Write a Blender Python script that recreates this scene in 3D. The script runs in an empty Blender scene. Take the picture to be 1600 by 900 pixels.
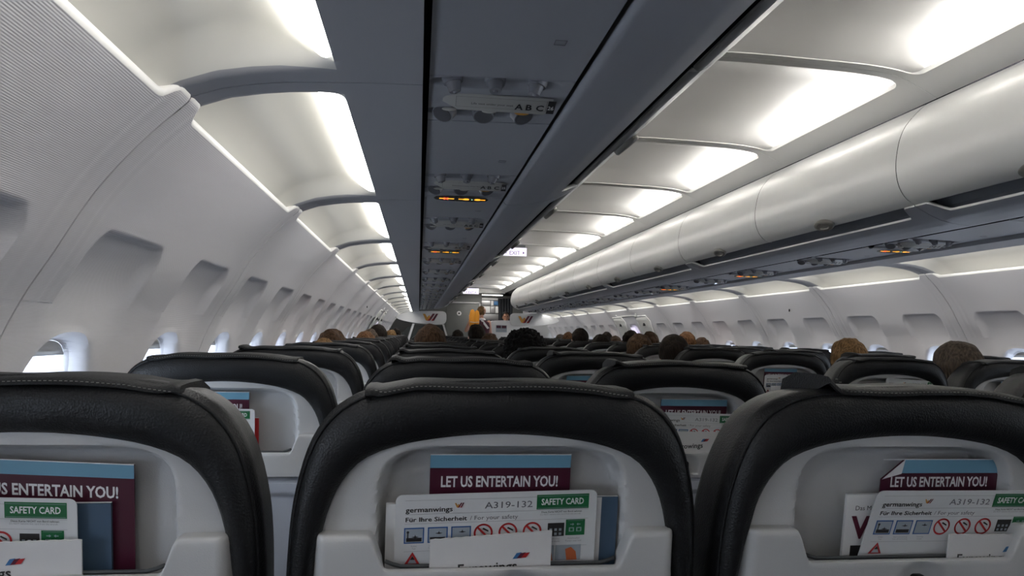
import bpy, bmesh, math, random
from math import sin, cos, pi, radians, sqrt
from mathutils import Vector, Matrix, noise
random.seed(7)
SC = bpy.context.scene
COL = SC.collection

# ---------------------------------------------------------------- camera
CAMX, CAMZ = -1.152, 1.20
F_PX = 1110.0
cam_d = bpy.data.cameras.new('camera')
cam_d.sensor_width = 36.0
cam_d.lens = 36.0 * F_PX / 1600.0
cam_d.clip_start = 0.02
cam_d.clip_end = 200
cam = bpy.data.objects.new('camera', cam_d)
COL.objects.link(cam)
SC.camera = cam
yaw, pitch, roll = radians(7.39), radians(3.71), radians(1.28)
Fv = Vector((sin(yaw) * cos(pitch), cos(yaw) * cos(pitch), sin(pitch)))
Rv = Vector((cos(yaw), -sin(yaw), 0))
Uv = Rv.cross(Fv)
R2 = Rv * cos(roll) + Uv * sin(roll)
U2 = -Rv * sin(roll) + Uv * cos(roll)
M = Matrix((R2, U2, -Fv)).transposed().to_4x4()
M.translation = Vector((CAMX, 0, CAMZ))
cam.matrix_world = M

# ---------------------------------------------------------------- world (daylight outside the windows)
W = bpy.data.worlds.new('daylight')
SC.world = W
W.use_nodes = True
bg = W.node_tree.nodes['Background']
bg.inputs[0].default_value = (0.80, 0.89, 1.0, 1)
bg.inputs[1].default_value = 4.0

# ---------------------------------------------------------------- exposure and lamp strengths
SC.view_settings.view_transform = 'Standard'
SC.view_settings.look = 'None'
SC.view_settings.gamma = 1.0
SC.view_settings.use_curve_mapping = False
SC.view_settings.exposure = 1.22
SIDE_LAMP = 5.0       # strips between bins and side walls
AISLE_LAMP = 21.0      # strips hidden above the aisle ceiling frames
ENTRY_LAMP = 3.5

# ---------------------------------------------------------------- materials
def mat(name, col, rough=0.5, metal=0.0, emit=None, estr=0.0, spec=0.5, bump=None, coat=0.0, vary=0.0, sheen=0.0):
    m = bpy.data.materials.new(name)
    m.use_nodes = True
    nt = m.node_tree
    b = nt.nodes['Principled BSDF']
    b.inputs['Base Color'].default_value = (*col, 1)
    b.inputs['Roughness'].default_value = rough
    b.inputs['Metallic'].default_value = metal
    b.inputs['Specular IOR Level'].default_value = spec
    if coat:
        b.inputs['Coat Weight'].default_value = coat
        b.inputs['Coat Roughness'].default_value = 0.15
    if emit:
        b.inputs['Emission Color'].default_value = (*emit, 1)
        b.inputs['Emission Strength'].default_value = estr
    if bump or vary:
        tc = nt.nodes.new('ShaderNodeTexCoord')
    if vary:
        n = nt.nodes.new('ShaderNodeTexNoise')
        n.inputs['Scale'].default_value = 6.0
        n.inputs['Detail'].default_value = 6.0
        nt.links.new(tc.outputs['Object'], n.inputs['Vector'])
        cr = nt.nodes.new('ShaderNodeMixRGB')
        cr.inputs[1].default_value = (*[c * (1 - vary) for c in col], 1)
        cr.inputs[2].default_value = (*[min(1, c * (1 + vary)) for c in col], 1)
        nt.links.new(n.outputs['Fac'], cr.inputs[0])
        nt.links.new(cr.outputs[0], b.inputs['Base Color'])
    if bump:
        kind, scale, strength = bump
        if kind == 'noise':
            t = nt.nodes.new('ShaderNodeTexNoise')
            t.inputs['Scale'].default_value = scale
            t.inputs['Detail'].default_value = 4
            nt.links.new(tc.outputs['Object'], t.inputs['Vector'])
            out = t.outputs['Fac']
        elif kind == 'leather':
            t = nt.nodes.new('ShaderNodeTexVoronoi')
            t.inputs['Scale'].default_value = scale
            nt.links.new(tc.outputs['Object'], t.inputs['Vector'])
            t2 = nt.nodes.new('ShaderNodeTexNoise')
            t2.inputs['Scale'].default_value = 9
            t2.inputs['Detail'].default_value = 3
            nt.links.new(tc.outputs['Object'], t2.inputs['Vector'])
            ad = nt.nodes.new('ShaderNodeMath')
            ad.operation = 'MULTIPLY_ADD'
            ad.inputs[1].default_value = 8.0
            nt.links.new(t2.outputs['Fac'], ad.inputs[0])
            nt.links.new(t.outputs['Distance'], ad.inputs[2])
            out = ad.outputs[0]
        else:  # ribbed wallcovering: horizontal micro ribs
            t = nt.nodes.new('ShaderNodeTexWave')
            t.wave_type = 'BANDS'
            t.bands_direction = 'Z'
            t.inputs['Scale'].default_value = scale
            t.inputs['Distortion'].default_value = 0.15
            nt.links.new(tc.outputs['Object'], t.inputs['Vector'])
            out = t.outputs['Fac']
        bp = nt.nodes.new('ShaderNodeBump')
        bp.inputs['Strength'].default_value = strength
        bp.inputs['Distance'].default_value = 0.001
        nt.links.new(out, bp.inputs['Height'])
        nt.links.new(bp.outputs['Normal'], b.inputs['Normal'])
    return m

MT = {}
MT['wall'] = mat('wall_lining', (0.61, 0.60, 0.62), 0.55, bump=('rib', 130, 0.3))
MT['wall_lip'] = mat('lining_edge', (0.82, 0.81, 0.79), 0.5)  # lining edge with the strip's light put into its colour; also exit mouldings
MT['cove'] = mat('cove_lining', (0.66, 0.65, 0.61), 0.5)
MT['trim_band'] = mat('trim_band', (0.34, 0.345, 0.37), 0.5)  # darker copy of the cove lining, shade of band and ribs in its colour
MT['lamp'] = mat('lamp_lens', (0.9, 0.9, 0.88), 0.4, emit=(1.0, 0.98, 0.95), estr=SIDE_LAMP)
MT['aisle_lamp'] = mat('aisle_lamp_lens', (0.9, 0.9, 0.88), 0.4, emit=(1.0, 0.98, 0.95), estr=AISLE_LAMP)
MT['entry_lamp'] = mat('entry_lamp_lens', (0.9, 0.9, 0.88), 0.4, emit=(1.0, 0.96, 0.9), estr=ENTRY_LAMP)
MT['ceil'] = mat('ceiling_lining', (0.68, 0.67, 0.645), 0.5)
MT['bin_door'] = mat('bin_door', (0.50, 0.50, 0.49), 0.32, spec=0.5)
MT['bin_body'] = mat('bin_body', (0.31, 0.315, 0.345), 0.42, bump=('noise', 900, 0.15))
MT['bin_back'] = mat('bin_back', (0.13, 0.135, 0.15), 0.6)
MT['bin_lip'] = mat('bin_lip', (0.72, 0.71, 0.68), 0.4)  # bin body's edge, whitened for the light that it catches
MT['psu'] = mat('service_panel', (0.31, 0.315, 0.34), 0.45, bump=('noise', 900, 0.15))
MT['psu_label'] = mat('service_label', (0.40, 0.39, 0.365), 0.4)
MT['black'] = mat('black_rubber', (0.006, 0.006, 0.007), 0.5, spec=0.25)
MT['dark_gap'] = mat('dark_gap', (0.01, 0.01, 0.012), 0.9, spec=0.0)  # near-black sheets behind gaps, the shade in there put into the colour
MT['letters'] = mat('black_print', (0.01, 0.01, 0.012), 0.6)
MT['nozzle'] = mat('nozzle_plastic', (0.22, 0.225, 0.25), 0.22, spec=0.7)
MT['chrome'] = mat('chrome', (0.75, 0.76, 0.8), 0.15, metal=1.0)
MT['lens'] = mat('reading_lens', (0.10, 0.10, 0.11), 0.12, coat=0.6)
MT['latch'] = mat('bin_latch', (0.15, 0.14, 0.125), 0.4)
MT['sign_black'] = mat('sign_window', (0.012, 0.012, 0.014), 0.15)
MT['orange_glow'] = mat('sign_orange', (0.9, 0.4, 0.02), 0.5, emit=(1.0, 0.42, 0.03), estr=0.75)
MT['red_glow'] = mat('sign_red', (0.9, 0.1, 0.05), 0.5, emit=(1.0, 0.07, 0.04), estr=0.8)
MT['green_glow'] = mat('sign_green', (0.3, 0.9, 0.5), 0.5, emit=(0.5, 1.0, 0.7), estr=0.6)
MT['callbutton'] = mat('orange_button', (0.45, 0.22, 0.04), 0.4)
MT['leather'] = mat('black_leather', (0.009, 0.0095, 0.0105), 0.45, spec=0.33, bump=('leather', 420, 0.45))
MT['leather_edge'] = mat('black_leather_trim', (0.010, 0.0105, 0.0115), 0.6, spec=0.3, bump=('leather', 420, 0.5))
MT['thread'] = mat('grey_thread', (0.16, 0.16, 0.15), 0.8)
MT['shell'] = mat('seat_shell', (0.50, 0.50, 0.50), 0.45, bump=('noise', 700, 0.25))
MT['tray'] = mat('tray_plastic', (0.42, 0.44, 0.49), 0.5, bump=('noise', 700, 0.2))
MT['pocket_trim'] = mat('pocket_trim', (0.05, 0.055, 0.06), 0.6)
MT['carpet'] = mat('carpet', (0.02, 0.022, 0.03), 0.95, bump=('noise', 400, 0.8), vary=0.2)
MT['metal'] = mat('seat_metal', (0.35, 0.36, 0.38), 0.35, metal=0.9)
MT['paper'] = mat('card_white', (0.60, 0.61, 0.62), 0.35)
MT['bag_paper'] = mat('bag_paper', (0.62, 0.61, 0.61), 0.75, bump=('noise', 60, 0.3))
MT['maroon'] = mat('booklet_maroon', (0.060, 0.008, 0.022), 0.35)
MT['skyblue'] = mat('booklet_blue', (0.14, 0.31, 0.43), 0.35)
MT['white_ink'] = mat('white_ink', (0.72, 0.72, 0.72), 0.5)
MT['black_ink'] = mat('black_ink', (0.02, 0.018, 0.018), 0.5)
MT['grey_ink'] = mat('grey_ink', (0.16, 0.16, 0.175), 0.5)
MT['fine_ink'] = mat('fine_ink', (0.28, 0.28, 0.29), 0.5)
MT['green_ink'] = mat('green_ink', (0.006, 0.115, 0.035), 0.4)
MT['blue_ink'] = mat('blue_ink', (0.025, 0.10, 0.30), 0.4)
MT['red_ink'] = mat('red_ink', (0.40, 0.018, 0.02), 0.4)
MT['orange_ink'] = mat('orange_ink', (0.42, 0.10, 0.03), 0.5)
MT['pale_ink'] = mat('pale_ink', (0.30, 0.34, 0.38), 0.5)
MT['brochure_blue'] = mat('brochure_blue', (0.055, 0.095, 0.15), 0.4)
MT['gold_ink'] = mat('gold_ink', (0.55, 0.26, 0.05), 0.45)
MT['burgundy_ink'] = mat('burgundy_ink', (0.10, 0.012, 0.03), 0.45)
MT['logo_blue'] = mat('logo_blue', (0.04, 0.16, 0.36), 0.45)
MT['wing'] = mat('divider_white', (0.66, 0.66, 0.66), 0.35)
MT['hull'] = mat('hull_dark', (0.03, 0.03, 0.032), 0.9)
MT['reveal'] = mat('window_reveal', (0.62, 0.65, 0.72), 0.45)
MT['shade'] = mat('window_shade', (0.55, 0.54, 0.52), 0.5)
MT['grey_wall'] = mat('lavatory_grey', (0.12, 0.125, 0.12), 0.5)
MT['galley_grey'] = mat('galley_grey', (0.14, 0.145, 0.15), 0.5)
MT['steel'] = mat('galley_steel', (0.42, 0.42, 0.43), 0.35, metal=0.6)
MT['curtain'] = mat('curtain_cloth', (0.055, 0.06, 0.07), 0.9)
MT['hatch'] = mat('exit_hatch', (0.62, 0.62, 0.60), 0.5)
MT['hatch_label'] = mat('hatch_label', (0.42, 0.45, 0.20), 0.5)
MT['exit_face'] = mat('exit_sign_face', (0.8, 0.75, 0.9), 0.5, emit=(0.84, 0.78, 1.0), estr=0.36)
MT['exit_ink'] = mat('exit_sign_ink', (0.10, 0.06, 0.16), 0.5)
MT['skin'] = mat('skin', (0.50, 0.26, 0.17), 0.5, vary=0.08)
MT['skin_pale'] = mat('skin_pale', (0.55, 0.30, 0.22), 0.5, vary=0.08)
MT['earbud'] = mat('earbud_white', (0.8, 0.8, 0.8), 0.3)
MT['eye'] = mat('eye_dark', (0.03, 0.02, 0.02), 0.2)
MT['vest'] = mat('life_vest', (0.75, 0.30, 0.015), 0.5)
MT['uniform'] = mat('uniform_maroon', (0.06, 0.010, 0.022), 0.8)
MT['scarf'] = mat('scarf_white', (0.7, 0.7, 0.7), 0.7)
MT['trousers'] = mat('uniform_dark', (0.02, 0.02, 0.03), 0.8)
MT['teal'] = mat('green_cloth', (0.01, 0.12, 0.09), 0.8)
MT['glass'] = None
g = bpy.data.materials.new('window_glass'); g.use_nodes = True
gn = g.node_tree; gn.nodes.clear()
go = gn.nodes.new('ShaderNodeOutputMaterial'); gt = gn.nodes.new('ShaderNodeBsdfTransparent'); gg = gn.nodes.new('ShaderNodeBsdfGlossy')
gm = gn.nodes.new('ShaderNodeMixShader'); gm.inputs[0].default_value = 0.06; gg.inputs['Roughness'].default_value = 0.03
gt.inputs[0].default_value = (0.93, 0.96, 1.0, 1)
gn.links.new(gt.outputs[0], gm.inputs[1]); gn.links.new(gg.outputs[0], gm.inputs[2]); gn.links.new(gm.outputs[0], go.inputs[0])
MT['glass'] = g
g2 = bpy.data.materials.new('smoked_screen'); g2.use_nodes = True
b2 = g2.node_tree.nodes['Principled BSDF']; b2.inputs['Base Color'].default_value = (0.035, 0.04, 0.038, 1); b2.inputs['Roughness'].default_value = 0.15
MT['smoked'] = g2

def hairmat(name, c1, c2, scale=40):
    m = bpy.data.materials.new(name); m.use_nodes = True
    nt = m.node_tree; b = nt.nodes['Principled BSDF']; b.inputs['Roughness'].default_value = 0.75; b.inputs['Specular IOR Level'].default_value = 0.12
    tc = nt.nodes.new('ShaderNodeTexCoord'); mp = nt.nodes.new('ShaderNodeMapping')
    mp.inputs['Scale'].default_value = (3.4, 3.4, 0.5)
    n = nt.nodes.new('ShaderNodeTexNoise'); n.inputs['Scale'].default_value = scale; n.inputs['Detail'].default_value = 5
    nt.links.new(tc.outputs['Object'], mp.inputs[0]); nt.links.new(mp.outputs[0], n.inputs['Vector'])
    r = nt.nodes.new('ShaderNodeValToRGB')
    r.color_ramp.elements[0].position = 0.35; r.color_ramp.elements[1].position = 0.68
    r.color_ramp.elements[0].color = (*c1, 1); r.color_ramp.elements[1].color = (*c2, 1)
    nt.links.new(n.outputs['Fac'], r.inputs[0]); nt.links.new(r.outputs[0], b.inputs['Base Color'])
    bp = nt.nodes.new('ShaderNodeBump'); bp.inputs['Strength'].default_value = 0.9; bp.inputs['Distance'].default_value = 0.006
    nt.links.new(n.outputs['Fac'], bp.inputs['Height']); nt.links.new(bp.outputs[0], b.inputs['Normal'])
    return m
HAIR = {
    'brown': hairmat('hair_brown', (0.0216, 0.0115, 0.0065), (0.0792, 0.0446, 0.0245)),
    'blond': hairmat('hair_blond', (0.0792, 0.0446, 0.0173), (0.2448, 0.1440, 0.0648)),
    'dark': hairmat('hair_dark', (0.0058, 0.0043, 0.0036), (0.0216, 0.0144, 0.0101)),
    'black': hairmat('hair_black', (0.0022, 0.0022, 0.0022), (0.0072, 0.0065, 0.0065), 90),
    'red': hairmat('hair_auburn', (0.0504, 0.0230, 0.0101), (0.1872, 0.0936, 0.0432)),
    'grey': hairmat('hair_greyish_brown', (0.0324, 0.0245, 0.0187), (0.1224, 0.0936, 0.0720)),
}

# ---------------------------------------------------------------- mesh helpers
def link(o, parent=None):
    COL.objects.link(o)
    if parent is not None:
        o.parent = parent
    return o

def mesh(name, verts, faces, m, smooth=False, autos=None):
    me = bpy.data.meshes.new(name)
    me.from_pydata([tuple(v) for v in verts], [], faces)
    me.materials.append(MT[m] if isinstance(m, str) else m)
    if smooth:
        me.polygons.foreach_set('use_smooth', [True] * len(me.polygons))
        if autos:
            try:
                me.set_sharp_from_angle(angle=radians(autos))
            except Exception:
                pass
    me.update()
    return me

def obj(name, me, parent=None, loc=(0, 0, 0)):
    o = bpy.data.objects.new(name, me)
    if name in ('print', 'lettering', 'notice', 'stitching', 'logo', 'sign_symbol'): o['kind'] = 'stuff'
    o.location = loc
    return link(o, parent)

def empty(name, loc=(0, 0, 0), parent=None):
    o = bpy.data.objects.new(name, None)
    o.location = loc
    o.empty_display_size = 0.05
    return link(o, parent)

def tag(o, label=None, cat=None, group=None, kind=None):
    if label: o['label'] = label
    if cat: o['category'] = cat
    if group: o['group'] = group
    if kind: o['kind'] = kind
    return o

class G:
    """collects polygons for one mesh"""
    def __init__(s):
        s.v = []; s.f = []
    def add(s, vs, fs):
        k = len(s.v)
        s.v += [tuple(v) for v in vs]
        s.f += [tuple(i + k for i in f) for f in fs]
        return s
    def box(s, x0, x1, y0, y1, z0, z1, bev=0.0):
        if bev <= 0:
            s.add([(x0, y0, z0), (x1, y0, z0), (x1, y1, z0), (x0, y1, z0), (x0, y0, z1), (x1, y0, z1), (x1, y1, z1), (x0, y1, z1)],
                  [(0, 3, 2, 1), (4, 5, 6, 7), (0, 1, 5, 4), (1, 2, 6, 5), (2, 3, 7, 6), (3, 0, 4, 7)])
        else:
            bm = bmesh.new()
            bmesh.ops.create_cube(bm, size=1)
            bmesh.ops.scale(bm, vec=(x1 - x0, y1 - y0, z1 - z0), verts=bm.verts)
            bmesh.ops.bevel(bm, geom=bm.edges[:] + bm.verts[:], offset=bev, segments=3, profile=0.5, affect='EDGES')
            bmesh.ops.translate(bm, vec=((x0 + x1) / 2, (y0 + y1) / 2, (z0 + z1) / 2), verts=bm.verts)
            bm.verts.ensure_lookup_table()
            s.add([v.co[:] for v in bm.verts], [[v.index for v in f.verts] for f in bm.faces])
            bm.free()
        return s
    def grid(s, nu, nv, fn, flip=False):
        k = len(s.v)
        for i in range(nu + 1):
            for j in range(nv + 1):
                s.v.append(tuple(fn(i / nu, j / nv)))
        for i in range(nu):
            for j in range(nv):
                a = k + i * (nv + 1) + j
                q = (a, a + nv + 1, a + nv + 2, a + 1)
                s.f.append(q[::-1] if flip else q)
        return s
    def loft(s, rings, closed=True, caps=False):
        k = len(s.v); n = len(rings[0])
        for r in rings: s.v += [tuple(p) for p in r]
        m = n if closed else n - 1
        for i in range(len(rings) - 1):
            for j in range(m):
                a = k + i * n + j; b = k + i * n + (j + 1) % n
                s.f.append((a, b, b + n, a + n))
        if caps:
            s.f.append(tuple(k + j for j in range(n))[::-1])
            s.f.append(tuple(k + (len(rings) - 1) * n + j for j in range(n)))
        return s
    def cyl(s, c, axis, r0, r1, h, n=20, caps=True):
        ax = Vector(axis).normalized()
        t = ax.orthogonal().normalized(); b = ax.cross(t)
        c = Vector(c)
        rings = []
        for r, d in ((r0, 0), (r1, h)):
            rings.append([c + ax * d + (t * cos(2 * pi * i / n) + b * sin(2 * pi * i / n)) * r for i in range(n)])
        return s.loft(rings, True, caps)
    def tube(s, pts, r, n=8):
        rings = []
        for i, p in enumerate(pts):
            p = Vector(p)
            d = (Vector(pts[min(i + 1, len(pts) - 1)]) - Vector(pts[max(i - 1, 0)])).normalized()
            t = d.orthogonal().normalized() if abs(d.x) < 0.9 else d.cross(Vector((0, 0, 1))).normalized()
            t = d.cross(Vector((0.12, 0.3, 0.95))).normalized()
            b = d.cross(t)
            rings.append([p + (t * cos(2 * pi * k / n) + b * sin(2 * pi * k / n)) * r for k in range(n)])
        return s.loft(rings, True, True)
    def ell(s, c, r, nu=20, nv=12):
        c = Vector(c)
        return s.grid(nv, nu, lambda u, v: (c.x + r[0] * sin(pi * u) * cos(2 * pi * v), c.y + r[1] * sin(pi * u) * sin(2 * pi * v), c.z + r[2] * cos(pi * u)))
    def mesh(s, name, m, smooth=False, autos=None):
        return mesh(name, s.v, s.f, m, smooth, autos)

def lerp(a, b, t): return a + (b - a) * t
def sst(t):
    t = max(0.0, min(1.0, t)); return t * t * (3 - 2 * t)
def interp(pts, x):
    if x <= pts[0][0]: return pts[0][1]
    for (a, b), (c, d) in zip(pts, pts[1:]):
        if x <= c: return b + (d - b) * (x - a) / (c - a)
    return pts[-1][1]
def smooth_poly(pts, n):
    """resample a 2D polyline with Catmull-Rom to n points"""
    P = [Vector(p) for p in pts]
    P = [P[0] * 2 - P[1]] + P + [P[-1] * 2 - P[-2]]
    out = []
    m = len(pts) - 1
    for i in range(n + 1):
        t = i / n * m
        k = min(int(t), m - 1); u = t - k
        a, b, c, d = P[k:k + 4]
        out.append(0.5 * ((2 * b) + (c - a) * u + (2 * a - 5 * b + 4 * c - d) * u * u + (3 * b - a - 3 * c + d) * u ** 3))
    return out

# text as flat polygons
_tc = {}
def text2d(s, size=1.0, bold=0.0, align='LEFT', sx=1.0, shear=0.0):
    key = (s, bold, align, shear)
    if key not in _tc:
        c = bpy.data.curves.new('t', 'FONT')
        c.body = s; c.size = 1.0; c.align_x = align; c.offset = bold; c.shear = shear
        c.resolution_u = 2; c.fill_mode = 'FRONT'
        o = bpy.data.objects.new('t', c)
        COL.objects.link(o)
        dg = bpy.context.evaluated_depsgraph_get()
        me = bpy.data.meshes.new_from_object(o.evaluated_get(dg))
        _tc[key] = ([v.co[:2] for v in me.vertices], [tuple(p.vertices) for p in me.polygons])
        bpy.data.objects.remove(o); bpy.data.curves.remove(c); bpy.data.meshes.remove(me)
    v, f = _tc[key]
    return [(a * size * sx, b * size) for a, b in v], f

class Flat:
    """printing on a plane: 2D shapes put on the plane origin + x*right + y*up, lifted along the normal"""
    def __init__(s, origin, right, up):
        s.o = Vector(origin); s.r = Vector(right).normalized(); s.u = Vector(up).normalized()
        s.n = s.r.cross(s.u)
        s.layers = {}
    def put(s, m, pts, faces, lift):
        g = s.layers.setdefault(m, G())
        g.add([s.o + s.r * x + s.u * y + s.n * lift for x, y in pts], faces)
    def rect(s, m, x0, x1, y0, y1, lift=0.0004, sh=0.0):
        s.put(m, [(x0, y0), (x1, y0), (x1 + sh * (y1 - y0), y1), (x0 + sh * (y1 - y0), y1)], [(0, 1, 2, 3)], lift)
    def poly(s, m, pts, lift=0.0004):
        s.put(m, pts, [tuple(range(len(pts)))], lift)
    def ring(s, m, x, y, r0, r1, lift=0.0004, a0=0, a1=2 * pi, n=28):
        p = []
        for i in range(n + 1):
            a = a0 + (a1 - a0) * i / n
            p += [(x + r0 * cos(a), y + r0 * sin(a)), (x + r1 * cos(a), y + r1 * sin(a))]
        s.put(m, p, [(2 * i, 2 * i + 1, 2 * i + 3, 2 * i + 2) for i in range(n)], lift)
    def text(s, m, t, x, y, size, bold=0.0, align='LEFT', sx=1.0, lift=0.0006, shear=0.0, rot=0.0):
        v, f = text2d(t, size, bold, align, sx, shear)
        s.put(m, [(x + a * cos(rot) - b * sin(rot), y + a * sin(rot) + b * cos(rot)) for a, b in v], f, lift)
    def build(s, parent, names=None):
        for m, g in s.layers.items():
            nm = (names or {}).get(m, 'print')
            obj(nm, g.mesh(nm, m), parent)

def logo_w(fl, x, y, w, h, lift=0.0006):
    """three slanted strokes with a hooked first one"""
    def stroke(m, x0, y0, x1, y1, t):
        fl.poly(m, [(x + x0 * w, y + y0 * h), (x + (x0 + t) * w, y + y0 * h), (x + (x1 + t) * w, y + y1 * h), (x + x1 * w, y + y1 * h)][::1], lift)
    # faces wound so that normal is +n
    fl.poly('gold_ink', [(x + .20 * w, y + .10 * h), (x + .34 * w, y), (x + .40 * w, y + .12 * h), (x + .16 * w, y + h * .95), (x, y + h * .95), (x + .04 * w, y + .80 * h)], lift)
    fl.poly('gold_ink', [(x + .22 * w, y + .02 * h), (x + .38 * w, y), (x + .50 * w, y + .55 * h), (x + .44 * w, y + .80 * h), (x + .34 * w, y + .62 * h)], lift + .0001)
    fl.poly('burgundy_ink', [(x + .34 * w, y), (x + .50 * w, y + .02 * h), (x + .80 * w, y + h), (x + .64 * w, y + h)], lift + .0002)
    fl.poly('burgundy_ink', [(x + .58 * w, y), (x + .74 * w, y + .02 * h), (x + 1.0 * w, y + h), (x + .86 * w, y + h)], lift + .0002)
    fl.poly('red_ink', [(x + .30 * w, y), (x + .42 * w, y), (x + .50 * w, y + .30 * h), (x + .42 * w, y + .30 * h)], lift + .0003)
    fl.poly('red_ink', [(x + .56 * w, y), (x + .66 * w, y), (x + .72 * w, y + .28 * h), (x + .64 * w, y + .28 * h)], lift + .0003)

# ================================================================= the cabin shell
YJL, PL = 1.185, 1.056      # left panel joints
YJR, PR = 2.37, 1.104       # right panel joints
Y_END = 13.95
WALL = smooth_poly([(1.533, 1.564), (1.599, 1.497), (1.666, 1.411), (1.723, 1.31), (1.765, 1.235), (1.800, 1.15), (1.825, 1.04), (1.838, .90), (1.838, .70), (1.81, .40), (1.76, 0.0)], 80)
WALL_XZ = sorted([(p.y, p.x) for p in WALL])
def wall_x(z): return interp(WALL_XZ, z)
HW = 0.2665
WC = 1.012   # window centre height
def pocket(dy, z):
    """soft pocket pressed into the lining above each window, open towards the bottom; dy from the window centre"""
    if z > 1.368: return 0.0
    top = sin(pi / 2 * min(1.0, (1.368 - z) / 0.10))
    cor = max(0.0, z - 1.318) / 0.050
    hw = 0.158 - 0.030 * cor * cor
    e = hw - abs(dy)
    if e <= 0: return 0.0
    side = sin(pi / 2 * min(1.0, e / 0.036))
    fade = sst((z - 1.12) / 0.23)
    return (0.028 * top * side + .006 * sst((1.368 - z) / .008) * sst(e / .010)) * fade
def wall_disp(yl, P, z):
    """yl in 0..P along the panel; positive = away from the cabin"""
    d = 0.0
    e = min(yl, P - yl)
    d -= 0.0045 * (1 - sst((e - 0.040) / 0.018))
    d += 0.0028 * (1 - sst(e / 0.006))
    # ridge beside the joint band
    d -= 0.0022 * math.exp(-((e - 0.070) / 0.010) ** 2)
    for k in (-1, 1):
        d += pocket(yl - P / 2 - k * HW * P / 1.066 + .002, z)
    return d
def top_z(e):
    """the top edge of a side panel dips between the joints"""
    t = sst((e - 0.044) / 0.03)
    return lerp(1.566, 1.546, t)

def build_wall_panel(P, side, hatch=False):
    """side -1 left, +1 right. local y 0..P"""
    g = G(); s = side
    gap = 0.0022
    z_split, z_bot = 1.235, 0.79
    nY, nZ = 170, 84
    def pt(yl, z, extra=0.0):
        return (s * (wall_x(z) + wall_disp(yl, P, z) + extra), yl, z)
    def upper(u, v):
        yl = lerp(gap, P - gap, u); e = min(yl, P - yl)
        z = lerp(z_split, top_z(e), v)
        return pt(yl, z)
    g.grid(nY, nZ, upper, flip=(s > 0))
    # window zone: rings from the cell rectangle to the oval opening
    cz = (z_split + z_bot) / 2
    for k in (0, 1):
        y0, y1 = (gap, P / 2) if k == 0 else (P / 2, P - gap)
        yc = P / 2 + (k * 2 - 1) * HW * P / 1.066 - .025
        N = 64
        def ring_pt(a, t):
            # a angle, t 0 = rectangle, 1 = oval
            ca, sa = cos(a), sin(a)
            hy1 = (y1 - yc) if ca > 0 else (yc - y0)
            hz1 = (z_split - WC) if sa > 0 else (WC - z_bot)
            k_ = 1 / max(abs(ca) / hy1, abs(sa) / hz1)
            ry, rz = k_ * ca, k_ * sa
            n = 2.6
            q = (abs(ca / 0.143) ** n + abs(sa / 0.184) ** n) ** (-1 / n)
            return lerp(ry, q * ca, t), lerp(rz, q * sa, t)
        angs = []
        # include the four corner angles so that the rectangle closes exactly
        base = [2 * pi * i / N for i in range(N)]
        corners = [math.atan2((z_split - WC), (y1 - yc)), math.atan2((z_split - WC), -(yc - y0)), math.atan2(-(WC - z_bot), -(yc - y0)) % (2 * pi), math.atan2(-(WC - z_bot), (y1 - yc)) % (2 * pi)]
        angs = sorted(set([round(a, 5) for a in base + corners]))
        rings = []
        for t in (0, .2, .4, .6, .75, .88, 1.0):
            rings.append([pt(yc + ring_pt(a, t)[0], WC + ring_pt(a, t)[1]) for a in angs])
        # funnel inwards to the reveal
        for t2, dep in ((.010, .004), (.018, .014), (.024, .034)):
            rr = []
            for a in angs:
                dy, dz = ring_pt(a, 1.0)
                f = 1 - t2 / sqrt(dy * dy + dz * dz)
                yy, zz = yc + dy * f, WC + dz * f
                rr.append((s * (wall_x(zz) + dep), yy, zz))
            rings.append(rr)
        gg = G().loft(rings)
        g.add(gg.v, gg.f if s > 0 else [f[::-1] for f in gg.f])
    # dado below
    g.grid(24, 14, lambda u, v: pt(lerp(gap, P - gap, u), lerp(0.0, z_bot, v)), flip=(s > 0))
    # returned edges at the joints
    for yl, fl in ((gap, s < 0), (P - gap, s > 0)):
        g.grid(40, 1, lambda u, v: (s * (wall_x(lerp(0, 1.566, u)) + wall_disp(yl, P, 1.3) + v * .003), yl, lerp(0, 1.566, u)), flip=fl)
    return g.mesh('panel', 'wall', True, 40)

def build_wall_lip(P, side):
    """bright rolled top edge of the side panel"""
    g = G(); s = side
    def f(u, v):
        yl = lerp(.0016, P - .0016, u); e = min(yl, P - yl)
        z = top_z(e)
        x = wall_x(z) + wall_disp(yl, P, 1.45)
        prof = [(0, 0), (-.002, .003), (-.003, .010), (-.001, .013), (.012, .0135), (.045, .011)]
        dx, dz = prof[int(round(v * 5))]
        return (s * (x + dx), yl, z + dz)
    g.grid(140, 5, f, flip=(s > 0))
    g2 = []
    for yl in (.0016, P - .0016):
        g.box(min(s * 1.5315, s * 1.548), max(s * 1.5315, s * 1.548), yl - .0008, yl + .0008, 1.566, 1.577)
    return g.mesh('panel_edge', 'wall_lip', True, 50)

def build_exit_panel(side):
    pass

joints = {-1: [YJL + PL * k for k in range(-2, 13)], 1: [YJR + PR * k for k in range(-3, 12)]}
PITCH = {-1: PL, 1: PR}
NAMES = {-1: 'left', 1: 'right'}
wall_roots = {}
win_n = 0

def build_window(yc, side, wn):
    """frame funnel, pane, shade; local origin at the wall"""
    root = empty('window_%d' % wn, (0, 0, 0)); tag(root, 'cabin window number %d, rounded oval with a raised shade, in the %s side wall' % (wn, NAMES[side]), None, None, 'structure')
    return root

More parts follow.
